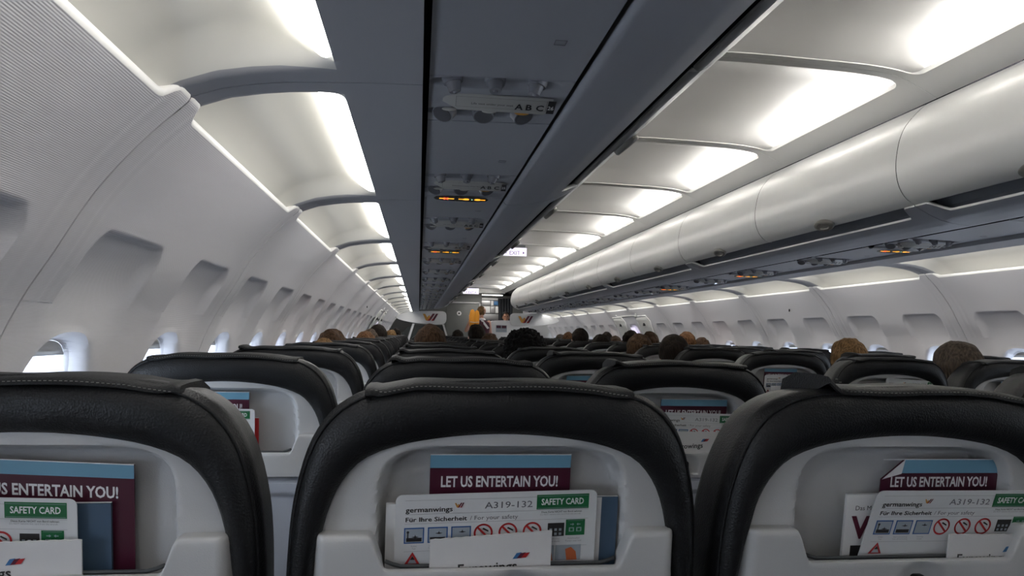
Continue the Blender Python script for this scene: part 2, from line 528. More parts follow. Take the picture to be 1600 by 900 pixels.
def win_meshes(side):
    s = side
    N = 48
    def ov(a, hy, hz, n=2.6):
        ca, sa = cos(a), sin(a)
        q = (abs(ca / hy) ** n + abs(sa / hz) ** n) ** (-1 / n)
        return q * ca, q * sa
    A = [2 * pi * i / N for i in range(N)]
    fr = G(); rings = []
    for hy, hz, dep in ((.126, .161, .030), (.121, .158, .036), (.121, .158, .050)):
        rings.append([(s * (wall_x(WC) + dep + 0.004 + (wall_x(WC + ov(a, hy, hz)[1]) - wall_x(WC)) * (1 if dep < .045 else 1)), ov(a, hy, hz)[0], WC + ov(a, hy, hz)[1]) for a in A])
    fr.loft(rings)
    frame = fr.mesh('frame', 'wall', True, 50)
    # outer tunnel towards the hull
    tn = G(); rings = []
    for hy, hz, dep in ((.124, .162, .050), (.130, .172, .056), (.136, .180, .100), (.132, .174, .128)):
        rings.append([(s * (wall_x(WC) + dep + (wall_x(WC + ov(a, hy, hz)[1]) - wall_x(WC)) * .8), ov(a, hy, hz)[0], WC + ov(a, hy, hz)[1]) for a in A])
    # hull plate out to the cell edge
    pl = []
    for a in A:
        ca, sa = cos(a), sin(a)
        k_ = 1 / max(abs(ca) / .290, abs(sa) / .27)
        zz = WC + k_ * sa
        pl.append((s * (wall_x(WC) + .130), k_ * ca, zz))
    rings.append(pl)
    tn.loft(rings)
    tunnel = tn.mesh('tunnel', 'reveal', True, 40)
    pa = G()
    pa.v = [(s * (wall_x(WC) + .048 + (wall_x(WC + ov(a, .123, .160)[1]) - wall_x(WC))), ov(a, .123, .160)[0], WC + ov(a, .123, .160)[1]) for a in A]
    pa.f = [tuple(range(N))]
    pane = pa.mesh('pane', 'glass')
    # shade mostly raised: a slat with a moulded grip
    sh = G()
    zb = WC + .128
    def shf(u, v):
        yy = lerp(-.119, .119, u)
        ztop = WC + ov(0.0001, .11, .15)[1]
        zmax = WC + .157 * max(0.02, 1 - (abs(yy) / .120) ** 2.6) ** (1 / 2.6)
        z = lerp(zb, max(zmax, zb + .001), v)
        bul = .006 * math.exp(-((z - (zb + .010)) / .006) ** 2) * sst((.07 - abs(yy)) / .02)
        return (s * (wall_x(WC) + .042 - bul + (wall_x(z) - wall_x(WC))), yy, z)
    sh.grid(24, 14, shf)
    shade = sh.mesh('shade', 'shade', True)
    return frame, tunnel, pane, shade

EXIT_Y = {-1: [(9.05, 0), (10.05, 1)], 1: [(8.35, 0), (9.46, 1)]}
for side in (-1, 1):
    root = empty('wall_%s' % NAMES[side]); tag(root, 'pale ribbed %s side wall lining with soft pockets above the windows' % NAMES[side], None, None, 'structure')
    wall_roots[side] = root
    P = PITCH[side]
    pm, lm = build_wall_panel(P, side), build_wall_lip(P, side)
    wm = win_meshes(side)
    for y0 in joints[side]:
        if y0 > 17.2: continue
        p = obj('panel', pm, root, (0, y0, 0))
        obj('panel_edge', lm, p)
        for k in (0, 1):
            win_n += 1
            yc = y0 + P / 2 + (k * 2 - 1) * HW * P / 1.066 - .025
            w = build_window(yc, side, win_n)
            w.location = (0, yc, 0)
            for nm, me in zip(('frame', 'frame', 'pane', 'shade'), wm):
                obj(nm, me, w)

# small black coat hook on some side panels
def hook_mesh(s, z=1.43):
    g = G(); x = s * (wall_x(z) - .006)
    g.box(x - .004, x + .004, -.004, .004, z - .012, z + .008, .002)
    return g.mesh('coat_hook', 'black', True)
# small dark opening seen on the right wall and on the left wall
for s, y in ((1, 5.10), (-1, 6.9)):
    o = obj('coat_hook', hook_mesh(s), None, (0, y, 0))
    tag(o, 'small black coat hook on the %s side wall lining above the windows' % NAMES[s], 'hook')

# ---------------------------------------------------------------- side lining with light strips (between bins and walls)
RIB = [(1.158, 1.616), (1.25, 1.613), (1.327, 1.609), (1.384, 1.605), (1.428, 1.599), (1.48, 1.589), (1.533, 1.569), (1.60, 1.528)]
DOME = [(1.293, 1.612), (1.297, 1.640), (1.330, 1.662), (1.38, 1.664), (1.44, 1.652), (1.52, 1.622), (1.61, 1.560)]
def trim_mesh(P, s):
    g = G()
    rib = [Vector(p) for p in RIB]
    def f(u, v):
        yl = lerp(.0012, P - .0012, u); e = min(yl, P - yl)
        if v <= .3:
            x = lerp(1.158, 1.293, v / .3)
            z = interp(RIB, x)
            if v == .3: pass
            return (s * x, yl, z)
        t = (v - .3) / .7
        m = sin(pi / 2 * max(0.0, min(1.0, (e - 0.052) / 0.085)))
        xr = lerp(1.293, 1.580, t); zr = interp(RIB, xr)
        k = t * 6
        i = min(5, int(k)); a, b = DOME[i], DOME[i + 1]
        xd, zd = lerp(a[0], b[0], k - i), lerp(a[1], b[1], k - i)
        return (s * lerp(xr, xd, m), yl, lerp(zr, zd, m))
    g.grid(110, 40, f, flip=(s > 0))
    # slim returned edges at the joint and along the channel
    for yl in (.0012, P - .0012):
        g.grid(24, 1, lambda u, v: (s * lerp(1.158, 1.533, u), yl, interp(RIB, lerp(1.158, 1.533, u)) + .012 * v), flip=False)
    g.grid(2, 1, lambda u, v: (s * 1.158, lerp(.0012, P - .0012, u), 1.616 + .03 * v))
    me = g.mesh('panel', 'cove', True, 45)
    me.materials.append(MT['trim_band'])
    for p in me.polygons:
        x = abs(p.center.x); e = min(p.center.y, P - p.center.y)
        if x < 1.293 or e < .058: p.material_index = 1  # flat band and ribs take the shaded copy
    return me
def strip_mesh(P, s):
    g = G()
    n = 40
    def f(u, v):
        a = lerp(.050, .135, v); 
        yl = lerp(a, P - a, u)
        prof = [(1.2965, 1.6175), (1.308, 1.620), (1.322, 1.625), (1.338, 1.632), (1.352, 1.642)]
        x, z = prof[int(round(v * 4))]
        return (s * x, yl, z)
    g.grid(n, 4, f, flip=(s > 0))
    return g.mesh('lamp_strip', 'lamp', True)
for ti, side in enumerate((-1, 1)):
    root = empty('trim_%d' % (ti + 1)); tag(root, 'curved cream lining with recessed light strips between bins and %s wall' % NAMES[side], None, None, 'structure')
    tm, sm = trim_mesh(PITCH[side], side), strip_mesh(PITCH[side], side)
    for y0 in joints[side]:
        if y0 > 16.2: continue
        p = obj('panel', tm, root, (0, y0, 0))
        obj('lamp_strip', sm, p)
    js = G()
    js.grid(50, 1, lambda u, v: (side * (wall_x(lerp(.3, 1.555, u)) + .0045), lerp(-.02, .02, v), lerp(.3, 1.555, u)))
    jm = js.mesh('joint_backing', 'dark_gap')  # dark strip added behind the joints so the seams don't look lit
    for y0 in joints[side]: obj('joint_backing', jm, root, (0, y0, 0))
    ch = G()
    a, b = sorted((side * .86, side * 1.60))
    ch.grid(1, 1, lambda u, v: (lerp(a, b, u), lerp(-1.5, Y_END, v), 1.668), flip=True)
    obj('channel', ch.mesh('channel', 'dark_gap'), root)

# ---------------------------------------------------------------- aisle ceiling
CE = [(0, 2.210), (.10, 2.209), (.317, 2.205), (.418, 2.202), (.50, 2.196), (.571, 2.187), (.622, 2.169), (.68, 2.142), (.736, 2.112)]
def cz(x): return interp(CE, abs(x))
def ceil_frame_mesh(P):
    g = G()
    N = 72
    hx, hy = .622, P / 2 - .040
    OX, OY = .736, P / 2 - .0012
    A = [2 * pi * i / N for i in range(N)]
    cs = [math.atan2(OY, OX), pi - math.atan2(OY, OX), pi + math.atan2(OY, OX), 2 * pi - math.atan2(OY, OX)]
    r = .045
    # walk around the rounded rectangle and map to the outer rectangle
    inner = []; outer = []
    def seg(p0, p1, n, q0, q1):
        for i in range(n):
            t = i / n
            inner.append((lerp(p0[0], p1[0], t), lerp(p0[1], p1[1], t)))
            outer.append((lerp(q0[0], q1[0], t), lerp(q0[1], q1[1], t)))
    def arc(cx, cy, a0, n, q0, qc, q1):
        for i in range(n):
            t = i / n
            a = a0 + t * pi / 2
            inner.append((cx + r * cos(a), cy + r * sin(a)))
            outer.append((lerp(q0[0], qc[0], t * 2), lerp(q0[1], qc[1], t * 2)) if t < .5 else (lerp(qc[0], q1[0], t * 2 - 1), lerp(qc[1], q1[1], t * 2 - 1)))
    seg((hx, -hy + r), (hx, hy - r), 20, (OX, -hy + r), (OX, hy - r))
    arc(hx - r, hy - r, 0, 8, (OX, hy - r), (OX, OY), (hx - r, OY))
    seg((hx - r, hy), (-hx + r, hy), 40, (hx - r, OY), (-hx + r, OY))
    arc(-hx + r, hy - r, pi / 2, 8, (-hx + r, OY), (-OX, OY), (-OX, hy - r))
    seg((-hx, hy - r), (-hx, -hy + r), 20, (-OX, hy - r), (-OX, -hy + r))
    arc(-hx + r, -hy + r, pi, 8, (-OX, -hy + r), (-OX, -OY), (-hx + r, -OY))
    seg((-hx + r, -hy), (hx - r, -hy), 40, (-hx + r, -OY), (hx - r, -OY))
    arc(hx - r, -hy + r, 3 * pi / 2, 8, (hx - r, -OY), (OX, -OY), (OX, -hy + r))
    rings = []
    for t, up in ((0, .0012), (0, 0), (.25, 0), (.5, 0), (.75, 0), (1, 0), (1, .02)):
        rings.append([(lerp(o[0], i[0], t), lerp(o[1], i[1], t) + P / 2, cz(lerp(o[0], i[0], t)) + up) for o, i in zip(outer, inner)])
    g.loft(rings)
    return g.mesh('panel', 'ceil', True, 35)
def ceil_dome_mesh(P):
    g = G()
    def f(u, v):
        x = lerp(-.70, .70, u); y = lerp(.012, P - .012, v)
        e = min(y, P - y)
        m = sin(pi / 2 * max(0.0, min(1.0, (e - .036) / .24)))
        zc = interp([(0, 2.262), (.3, 2.262), (.5, 2.255), (.62, 2.236), (.70, 2.205)], abs(x))
        return (x, y, lerp(cz(x) + .0015, zc, m))
    g.grid(48, 60, f, flip=True)
    return g.mesh('cove', 'ceil', True)
def ceil_lamp_mesh(P, s):
    g = G()
    g.grid(1, 8, lambda u, v: (s * lerp(.634, .668, u), lerp(.10, P - .10, v), cz(.634) + lerp(.016, .046, u)), flip=(s < 0))
    return g.mesh('lamp', 'aisle_lamp')
ceil_root = empty('ceiling'); tag(ceil_root, 'pale arched aisle ceiling of lit recessed bays', None, None, 'structure')
fm, dm, lmR, lmL = ceil_frame_mesh(PR), ceil_dome_mesh(PR), ceil_lamp_mesh(PR, 1), ceil_lamp_mesh(PR, -1)
for k in range(-3, 12):
    y0 = YJR + PR * k
    p = obj('panel', fm, ceil_root, (0, y0, 0))
    obj('cove', dm, p)
    obj('lamp', lmR, p); obj('lamp', lmL, p)

# hull around everything (keeps daylight out)
g = G()
HX, HZ = 2.02, .95
def hull(a0, a1, n=24):
    g.grid(n, 1, lambda u, v: (HX * cos(lerp(a0, a1, u)), lerp(-2.0, 20.5, v), HZ + 1.55 * sin(lerp(a0, a1, u))))
g.grid(40, 1, lambda u, v: (1.965 * cos(lerp(.208, pi - .208, u)), lerp(-2.0, 20.5, v), .95 + 1.60 * sin(lerp(.208, pi - .208, u))))
g.grid(1, 1, lambda u, v: (1.965, lerp(-2, 20.5, v), lerp(-.05, .76, u)))
g.grid(1, 1, lambda u, v: (-1.965, lerp(-2, 20.5, v), lerp(-.05, .76, u)))
for y in (-2.0, 20.5):
    g.grid(1, 1, lambda u, v: (lerp(-1.97, 1.97, u), y, lerp(-.05, 2.7, v)))
o = obj('trim_3', g.mesh('trim_3', 'hull')); tag(o, 'dark aircraft hull behind the linings', None, None, 'structure')
g = G(); g.box(-1.97, 1.97, -2.0, 20.5, -.05, 0.0)
o = obj('floor', g.mesh('floor', 'carpet')); tag(o, 'dark carpeted cabin floor', None, None, 'structure')
# solid hull strip beyond the last / before the first windows
g = G()
for s in (-1, 1):
    ys = joints[s][0]; ye = joints[s][-1] + PITCH[s]
    g.grid(1, 1, lambda u, v: (s * 1.966, lerp(-2.0, ys, u), lerp(.7, 1.32, v)))
    g.grid(1, 1, lambda u, v: (s * 1.966, lerp(min(ye, 17.3), 20.5, u), lerp(.7, 1.32, v)))
o = obj('trim_4', g.mesh('trim_4', 'hull')); tag(o, 'dark hull strip in line with the windows', None, None, 'structure')

# ---------------------------------------------------------------- overhead bins
DOOR = [(.690, 2.085), (.655, 2.055), (.608, 2.002), (.584, 1.955), (.571, 1.905), (.5645, 1.855), (.567, 1.805), (.580, 1.762), (.604, 1.728), (.636, 1.706)]
BODY_J = [(.640, 1.700), (.665, 1.688), (.700, 1.671), (.745, 1.653), (.79, 1.644), (.846, 1.638), (.872, 1.637), (.879, 1.640), (.882, 1.648)]
DP = smooth_poly(DOOR, 36)
def body_pt(e, v):
    """underside of the bin; e = distance to the joint; between joints the front edge drops back to a grip gap"""
    t = sst((e - .055) / .05)
    a = lerp(.640, .702, t)
    pts = BODY_J
    x = lerp(a, .882, v)
    z = interp([(p[0], p[1]) for p in pts], x)
    return x, z
def bin_door_mesh(P, s):
    g = G()
    def f(u, v):
        yl = lerp(.0022, P - .0022, u); e = min(yl, P - yl)
        p = DP[int(round(v * 36))]
        d = .004 * (1 - sst(e / .004)) + .0012 * math.exp(-((e - .055) / .006) ** 2)
        return (s * (p.x + d), yl, p.y)
    g.grid(60, 36, f, flip=(s < 0))
    # rolled bottom and side returns
    g.grid(30, 3, lambda u, v: (s * ([.636, .644, .650, .652][int(round(v * 3))]), lerp(.0022, P - .0022, u), [1.706, 1.706, 1.711, 1.724][int(round(v * 3))]), flip=(s < 0))
    for yl in (.0022, P - .0022):
        g.grid(36, 1, lambda u, v: (s * (DP[int(round(u * 36))].x + .004 + v * .02), yl, DP[int(round(u * 36))].y))
    g.grid(4, 1, lambda u, v: (s * (.690 + .04 * v), lerp(0.002, P - .002, u), 2.085 - .01 * v))
    return g.mesh('door', 'bin_door', True, 40)
def bin_latch_mesh(P, s):
    g = G()
    # oval moulded grip at the middle of the lower edge
    n = 28
    c = Vector((s * .618, P / 2, 1.714))
    nrm = Vector((-s * .66, 0, -.75)).normalized(); up = Vector((-s * .75, 0, .66)).normalized(); al = Vector((0, 1, 0))
    rings = []
    for r, d in ((1.0, -.004), (1.0, .006), (.9, .011), (.62, .012), (.5, .006), (.0, .005)):
        rings.append([c + al * (.068 * r * cos(2 * pi * i / n)) + up * (.030 * r * sin(2 * pi * i / n)) + nrm * d for i in range(n)])
    g.loft(rings)
    return g.mesh('latch', 'latch', True, 50)
def bin_body_mesh(P2, s):
    g = G()
    g.grid(180, 24, lambda u, v: (lambda q: (s * q[0], lerp(.002, P2 - .002, u), q[1]))(body_pt(min(lerp(.002, P2 - .002, u), P2 - lerp(.002, P2 - .002, u)), v)), flip=(s > 0))
    for yl in (.002, P2 - .002):
        g.grid(16, 1, lambda u, v: (s * lerp(.64, .882, u), yl, interp(BODY_J, lerp(.64, .882, u)) + .02 * v))
    g.grid(1, 1, lambda u, v: (s * .882, lerp(.002, P2 - .002, u), 1.648 + .03 * v))
    return g.mesh('body', 'bin_body', True, 50)
def bin_lip_mesh(P2, s):
    g = G()
    def f(u, v):
        yl = lerp(.002, P2 - .002, u); e = min(yl, P2 - yl)
        x, z = body_pt(e, 0)
        pr = [(.0, .0), (-.002, .003), (-.001, .008), (.004, .0095), (.012, .009)]
        dx, dz = pr[int(round(v * 4))]
        return (s * (x + dx), yl, z + dz)
    g.grid(200, 4, f, flip=(s > 0))
    return g.mesh('edge_strip', 'bin_lip', True, 60)
def bin_grip_mesh(P2, s):
    g = G()
    pr = [(.715, 1.672), (.720, 1.695), (.700, 1.722), (.665, 1.735), (.655, 1.722)]
    g.grid(2, 4, lambda u, v: (s * pr[int(round(v * 4))][0], lerp(.03, P2 - .03, u), pr[int(round(v * 4))][1]), flip=(s > 0))
    gb = g; grip = g.mesh('back', 'bin_back'); g = G()
    g.grid(2, 1, lambda u, v: (s * lerp(.70, .745, v), lerp(0, P2, u), lerp(1.735, 2.14, v)))
    g.grid(2, 1, lambda u, v: (s * lerp(.745, .95, v), lerp(0, P2, u), lerp(2.14, 2.14, v)))
    g.grid(2, 1, lambda u, v: (s * lerp(.640, .72, v), lerp(0, P2, u), lerp(1.712, 1.738, v)))
    return grip, g.mesh('back_plate', 'dark_gap')  # painted black to keep the gap under the ceiling in shade despite the lamps
for side in (-1, 1):
    P = PR
    P2 = 2 * P
    dmh, lt, bd, lp, gp = bin_door_mesh(P, side), bin_latch_mesh(P, side), bin_body_mesh(P2, side), bin_lip_mesh(P2, side), bin_grip_mesh(P2, side)
    ords = ['nearest', 'second', 'third', 'fourth', 'fifth', 'sixth', 'seventh']
    start = YJR - P2 if side > 0 else YJR - P2 - .0
    for k in range(6):
        y0 = start + P2 * k + (0 if side > 0 else -.0)
        r = empty('overhead_bin', (0, y0, 0))
        tag(r, 'two-door grey-bottomed overhead bin, %s along the %s side' % (ords[k], NAMES[side]), 'luggage bin', 'overhead bins along the cabin')
        for j in (0, 1):
            d = obj('door', dmh, r, (0, j * P, 0))
            obj('latch', lt, d)
        obj('body', bd, r); obj('edge_strip', lp, r); obj('back', gp[0], r); obj('back_plate', gp[1], r)

# ---------------------------------------------------------------- service units over each row
def tri_psu(side, variant, number, withsign):
    """returns list of (name, mesh); local y=0 at label"""
    s = side
    xl, xr = (-1.147, -.895) if s < 0 else (.895, 1.147)
    def zx(x): return 1.632 + (1.149 - abs(x)) * .024
    out = []
    g = G()
    y0 = -.115; y1 = .140 + (.09 if withsign else 0)
    # base panel with pressed ovals, as height field
    ovals = [((xl + xr) / 2 - .012, -.088, .112, .026, .012), ((xl + xr) / 2 - .018, .074, .108, .026, .014)]
    def f(u, v):
        x = lerp(xl, xr, u); y = lerp(y0, y1, v)
        z = zx(x)
        for ox, oy, a, b, d in ovals:
            rr = sqrt(((x - ox) / a) ** 2 + ((y - oy) / b) ** 2)
            z += d * sst((1.12 - rr) / .35)
        if withsign:
            rr = (abs((x - ovals[0][0]) / .125) ** 2.5 + abs((y - .165) / .030) ** 2.5)
            z -= .010 * sst((1.25 - rr) / .5)
        e = min(y - y0, y1 - y)
        z += .004 * (1 - sst(e / .003))
        return (x, y, z)
    g.grid(90, 80, f, flip=True)
    out.append(('panel', g.mesh('panel', 'psu', True, 60)))
    # nozzles
    cx = (xl + xr) / 2 - .012
    for i, dx in enumerate((-.075, 0, .075)):
        g = G()
        ax = Vector((dx * -3.2, -.35 if i == 1 else .0, -1)).normalized()
        c = Vector((cx + dx, -.088, zx(cx + dx) + .008))
        g.cyl(c, ax, .019, .017, .010, 24)
        g.cyl(c + ax * .008, ax, .014, .010, .018, 24)
        g.cyl(c + ax * .026, ax, .0045, .003, .003, 12)
        out.append(('air_nozzle', g.mesh('air_nozzle', 'nozzle', True, 40)))
        g = G()
        ax = Vector((dx * 5.5, -.5, -1)).normalized()
        c = Vector((cx - .006 + dx, .076, zx(cx + dx) + .004))
        g.cyl(c, ax, .024, .021, .016, 24)
        out.append(('reading_light', g.mesh('reading_light', 'nozzle', True, 40)))
        g = G()
        g.cyl(c + ax * .0165, ax, .0185, .0175, .0012, 24)
        out.append(('light_lens', g.mesh('light_lens', 'lens', True, 40)))
    # label bar
    th = radians(50)
    up = Vector((0, -sin(th), cos(th))); rt = Vector((1, 0, 0))
    g = G()
    bx0, bx1 = xl + .026, xr - .022
    yb, zb = .006, 1.632 - .018
    prof = [(-.040, 1.636), (-.022, 1.6335)]
    A0 = Vector((0, -.030, 1.634)); A1 = Vector((0, .012, 1.617)); A2 = Vector((0, .040, 1.640))
    rings = []
    for x, k in ((bx0, .35), (bx0 + .028, 1), (bx1 - .012, 1), (bx1, .6)):
        m_ = lerp(A0.y, A2.y, .5)
        rings.append([(x, lerp(m_, p.y, .55 + .45 * k), lerp(1.638, p.z, k)) for p in (A0, A1, A2)])
    g.loft(rings, closed=False)
    out.append(('label_bar', g.mesh('label_bar', 'psu_label', True, 30)))
    dirv = (A0 - A1)
    fl = Flat((0, A1.y, A1.z), (1, 0, 0), dirv)
    h = dirv.length
    X0 = bx0 + .030
    for a, b, c_, d in ((X0 - .006, bx0 + .193, .010, .0104), (X0 - .006, bx0 + .193, h - .008, h - .0076), (X0 - .006, X0 - .0055, .010, h - .008), (bx0 + .1925, bx0 + .193, .010, h - .008)):
        fl.rect('black_ink', a, b, c_, d, .0009)
    fl.text('black_ink', variant, X0 + .022, h * .40, .0078, 0.004, lift=.0009)
    L = 'ABC' if s < 0 else 'DEF'
    for i, ch in enumerate(L):
        fl.text('letters', ch, bx0 + .1345 + i * .0195, h * .24, .0215, .025, lift=.0009)
    fl.rect('black_ink', bx0 + .195, bx0 + .209, .004, h - .006, .0009)
    fl.text('white_ink', number, bx0 + .1955, h * .34, .0145, .02, sx=.8, lift=.0014)
    for m_, gg in fl.layers.items():
        out.append(('lettering', gg.mesh('lettering', m_)))
    # call buttons under the bar
    for i, (dx, mm) in enumerate(((-.075, 'psu_label'), (0, 'psu_label'), (.062, 'callbutton'))):
        g = G(); g.ell((cx + dx, .018, 1.6185), (.014, .005, .0035), 16, 8)
        out.append(('call_button', g.mesh('call_button', mm, True)))
    if withsign:
        xo = ovals[0][0]
        g = G()
        n = 40
        base = []
        th2 = radians(38)
        fl = Flat((xo, .165, 1.6195), (1, 0, 0), (0, -cos(radians(12)), sin(radians(12))))
        pts = []
        for i in range(n):
            a = 2 * pi * i / n
            q = (abs(cos(a) / .086) ** 3 + abs(sin(a) / .020) ** 3) ** (-1 / 3)
            pts.append((q * cos(a), q * sin(a)))
        fl.poly('sign_black', pts, .0010)
        if s < 0 or True:
            # no smoking: cigarette with cross; fasten belt: two hands and buckle
            fl.rect('orange_glow', -.068, -.022, -.0028, .0028, .0018)
            for a in (.8, -.8):
                fl.poly('red_glow', [(-.047 + cos(a) * d + -sin(a) * w, sin(a) * d + cos(a) * w) for d, w in ((-.010, -.0018), (.010, -.0018), (.010, .0018), (-.010, .0018))], .0024)
            for sg in (-1, 1):
                c0 = .034 + sg * .018
                fl.poly('orange_glow', [(c0 + a * 1.0, b) for a, b in [(-.010, -.004), (-.002, -.0065), (.007, -.005), (.010, 0), (.006, .0055), (-.004, .006), (-.010, .002)]], .0018)
                fl.rect('orange_glow', *sorted((c0 + sg * .008, c0 + sg * .024)), -.0022, .0022, .0020)
            fl.rect('green_glow', .032, .036, -.002, .002, .0022)
        for m_, gg in fl.layers.items():
            nm = 'sign_window' if m_ == 'sign_black' else 'sign_symbol'
            out.append((nm, gg.mesh(nm, m_)))
    return out

ORD = ['nearest', 'second', 'third', 'fourth', 'fifth', 'sixth', 'seventh', 'eighth', 'ninth', 'tenth', 'eleventh', 'twelfth', 'thirteenth', 'fourteenth', 'fifteenth', 'sixteenth', 'seventeenth', 'eighteenth', 'nineteenth', 'twentieth']
def filler_mesh(side, ln):
    xl, xr = (-1.147, -.895) if side < 0 else (.895, 1.147)
    g = G()
    zx = lambda x: 1.632 + (1.149 - abs(x)) * .024
    a, b = .002, ln - .002
    g.grid(1, 1, lambda u, v: (lerp(xl, xr, u), lerp(a, b, v), zx(lerp(xl, xr, u))), flip=True)
    for yy in (a, b):
        g.grid(1, 1, lambda u, v: (lerp(xl, xr, u), yy, zx(lerp(xl, xr, u)) + v * .008))
    return g.mesh('blank_panel', 'psu')
def marker_mesh(side):
    """small square outline on the blank panel"""
    xr = -.955 if side < 0 else 1.08
    z = 1.632 + (1.149 - abs(xr)) * .024 - .0006
    g = G()
    for a, b, c, d in ((-.009, .009, -.009, -.008), (-.009, .009, .008, .009), (-.009, -.008, -.009, .009), (.008, .009, -.009, .009)):
        g.box(xr + a, xr + b, c, d, z - .0006, z)
    return g.mesh('marker', 'grey_ink')
PSU_P = .746
PSU_Y0 = {-1: 1.295, 1: 2.835 - 2 * .746}
for side in (-1, 1):
    cache = {}
    mk = marker_mesh(side)
    fl1, fl2 = filler_mesh(side, PSU_P - .255), filler_mesh(side, PSU_P - .345)
    for k in range(-1, 17):
        yl = PSU_Y0[side] + PSU_P * k
        if yl < -.6 or yl > Y_END - .3: continue
        ws = ((k + (0 if side < 0 else 1)) % 2 == 1) and k < (4 if side < 0 else 7)
        vt = 'Schwimmweste unter Ihrem Sitz' if k % 2 else 'Life vest under your seat'
        num = str(26 - max(0, k)) if k <= 1 else '25'
        key = (vt, ws, num)
        if key not in cache: cache[key] = tri_psu(side, vt, num, ws)
        r = empty('passenger_service_unit', (0, yl, 0))
        tag(r, 'grey overhead service unit%s, %s on the %s side' % (' with lit warning sign' if ws else '', ORD[max(0, k)] if k >= 0 else 'above the camera', NAMES[side]), 'service unit', 'overhead service units')
        for nm, me in cache[key]:
            obj(nm, me, r)
        b = obj('blank_panel', fl2 if ws else fl1, r, (0, .140 + (.09 if ws else 0), 0))
        obj('marker', mk, b, (0, .33 - (.09 if ws else 0), 0))

# ================================================================= seats
ROWY, ROWP = .80, .779
COLX = {'A': -1.557, 'B': -1.052, 'C': -.547, 'D': .547, 'E': 1.052, 'F': 1.557}
TILT = .17
ZT = 1.147
def lean(z): return TILT * (ZT - z)
OUT = [(-.235, .60), (-.236, .80), (-.237, .90), (-.236, .95), (-.233, .99), (-.226, 1.03), (-.215, 1.068), (-.200, 1.096), (-.180, 1.117), (-.150, 1.132), (-.100, 1.140), (0, 1.1425)]
INN = [(-.212, .60), (-.214, .80), (-.212, .90), (-.208, .93), (-.203, .965), (-.193, 1.005), (-.178, 1.035), (-.155, 1.058), (-.118, 1.073), (-.075, 1.081), (-.035, 1.085), (0, 1.086)]
def sym(pts):
    return pts + [(-x, z) for x, z in pts[::-1][1:]]
def cover_mesh(n=56):
    O = smooth_poly(sym(OUT), n); I = smooth_poly(sym(INN), n)
    g = G()
    rings = []
    for o_, i_ in zip(O, I):
        nx = (o_ - i_)
        def P(t, y, ex=0.0):
            p = i_ + nx * t
            q = nx.normalized() * ex
            return (p.x + q.x, lean(p.y + q.y) + y, p.y + q.y)
        w = .0035 * noise.noise(Vector((i_.x * 30, i_.y * 30, 1.3))) 
        rings.append([P(-.02, .012), P(0, .002), P(.12, -.005 + w), P(.35, -.010 - w), P(.62, -.009 + w), P(.86, -.003), P(.955, .004), P(.985, .006), P(1.0, .010), P(1.0, .014, .004), P(1.0, .030, .004), P(1, .060, .001), P(.97, .090), P(.75, .112), P(.3, .118)])
    g.loft(rings, closed=False)
    # front face of the backrest (towards the sitter)
    def ff(u, v):
        k = u * n
        i_ = I[int(round(k))]
        zc = .75
        x = lerp(i_.x + (O[int(round(k))].x - i_.x) * .3, 0, v); zz = lerp(i_.y + (O[int(round(k))].y - i_.y) * .3, .80, v)
        return (x, lean(zz) + .118 + .012 * sin(v * pi / 2), zz)
    g.grid(n, 3, ff)
    return g.mesh('leather_cover', 'leather', True, 75)
def piping_mesh(n=64):
    O = smooth_poly(sym(OUT), n); I = smooth_poly(sym(INN), n)
    g = G()
    pts = []
    for o_, i_ in zip(O, I):
        p = i_ + (o_ - i_) * .965
        pts.append((p.x, lean(p.y) + .0035, p.y))
    g.tube(pts, .0022, 6)
    return g.mesh('piping', 'leather_edge', True)
def inner_hw(z):
    pts = sorted([(p[1], -p[0]) for p in INN])
    return interp(pts, z)
CX0 = .004
def cavity(x, z):
    # rounded rectangular well behind the pocket
    x = x - CX0
    n = 6
    q = (abs(x / .141) ** n + abs((z - .955) / .113) ** n) ** (1 / n)
    return .034 * sst((1.03 - q) / .075)
def upper_shell_mesh():
    g = G()
    zb, ztp = .845, 1.087
    def f(u, v):
        z = lerp(zb, ztp, v)
        hw = inner_hw(min(z, 1.0859)) + .004
        x = lerp(-hw, hw, u)
        if v > .995: x *= .4
        return (x, lean(z) + .010 + cavity(x, z) - .004 * (1 - (x / .22) ** 2), z)
    g.grid(84, 64, f)
    return g.mesh('upper_shell', 'shell', True, 60)
def notch_z(x):
    x = abs(x - CX0)
    return lerp(.934, .974, sst((x - .132) / .020))
def lower_shell_mesh():
    g = G()
    zb = .882
    prof = [(0, 0), (.12, 0), (.3, 0), (.5, 0), (.7, 0), (.84, 0), (.92, 0), (.97, .001), (.99, .0035), (1.0, .008), (1.0, .016), (1.0, .028)]
    def f(u, v):
        k = int(round(v * (len(prof) - 1)))
        t, back = prof[k]
        x = lerp(-.217, .217, u)
        z = lerp(zb, notch_z(x), t)
        if k >= len(prof) - 2: 
            back = back if abs(x - CX0) > .136 else .012
            z -= 0.0 if abs(x - CX0) > .136 else .004 * (k - len(prof) + 3)
        y = -.018 + back
        e = .217 - abs(x)
        y += .026 * (1 - sst(e / .020))
        y += .004 * sst((abs(x - CX0) - .11) / .08)
        # round latch dish
        q = sqrt((x - .018) ** 2 + (z - .899) ** 2) / .036
        y += .010 * sst((1.0 - q) / .45)
        return (x, lean(z) + y, z)
    g.grid(110, len(prof) - 1, f)
    # denser second sheet replaces the flat zone
    return g.mesh('lower_shell', 'shell', True, 50)
def pocket_trim_mesh():
    g = G()
    pts = [(x, lean(.9335) - .0005, .9335 + (.006 * sst((abs(x - CX0) - .118) / .016))) for x in [CX0 - .134 + .268 * i / 30 for i in range(31)]]
    g.tube(pts, .0026, 6)
    return g.mesh('pocket_trim', 'pocket_trim', True)
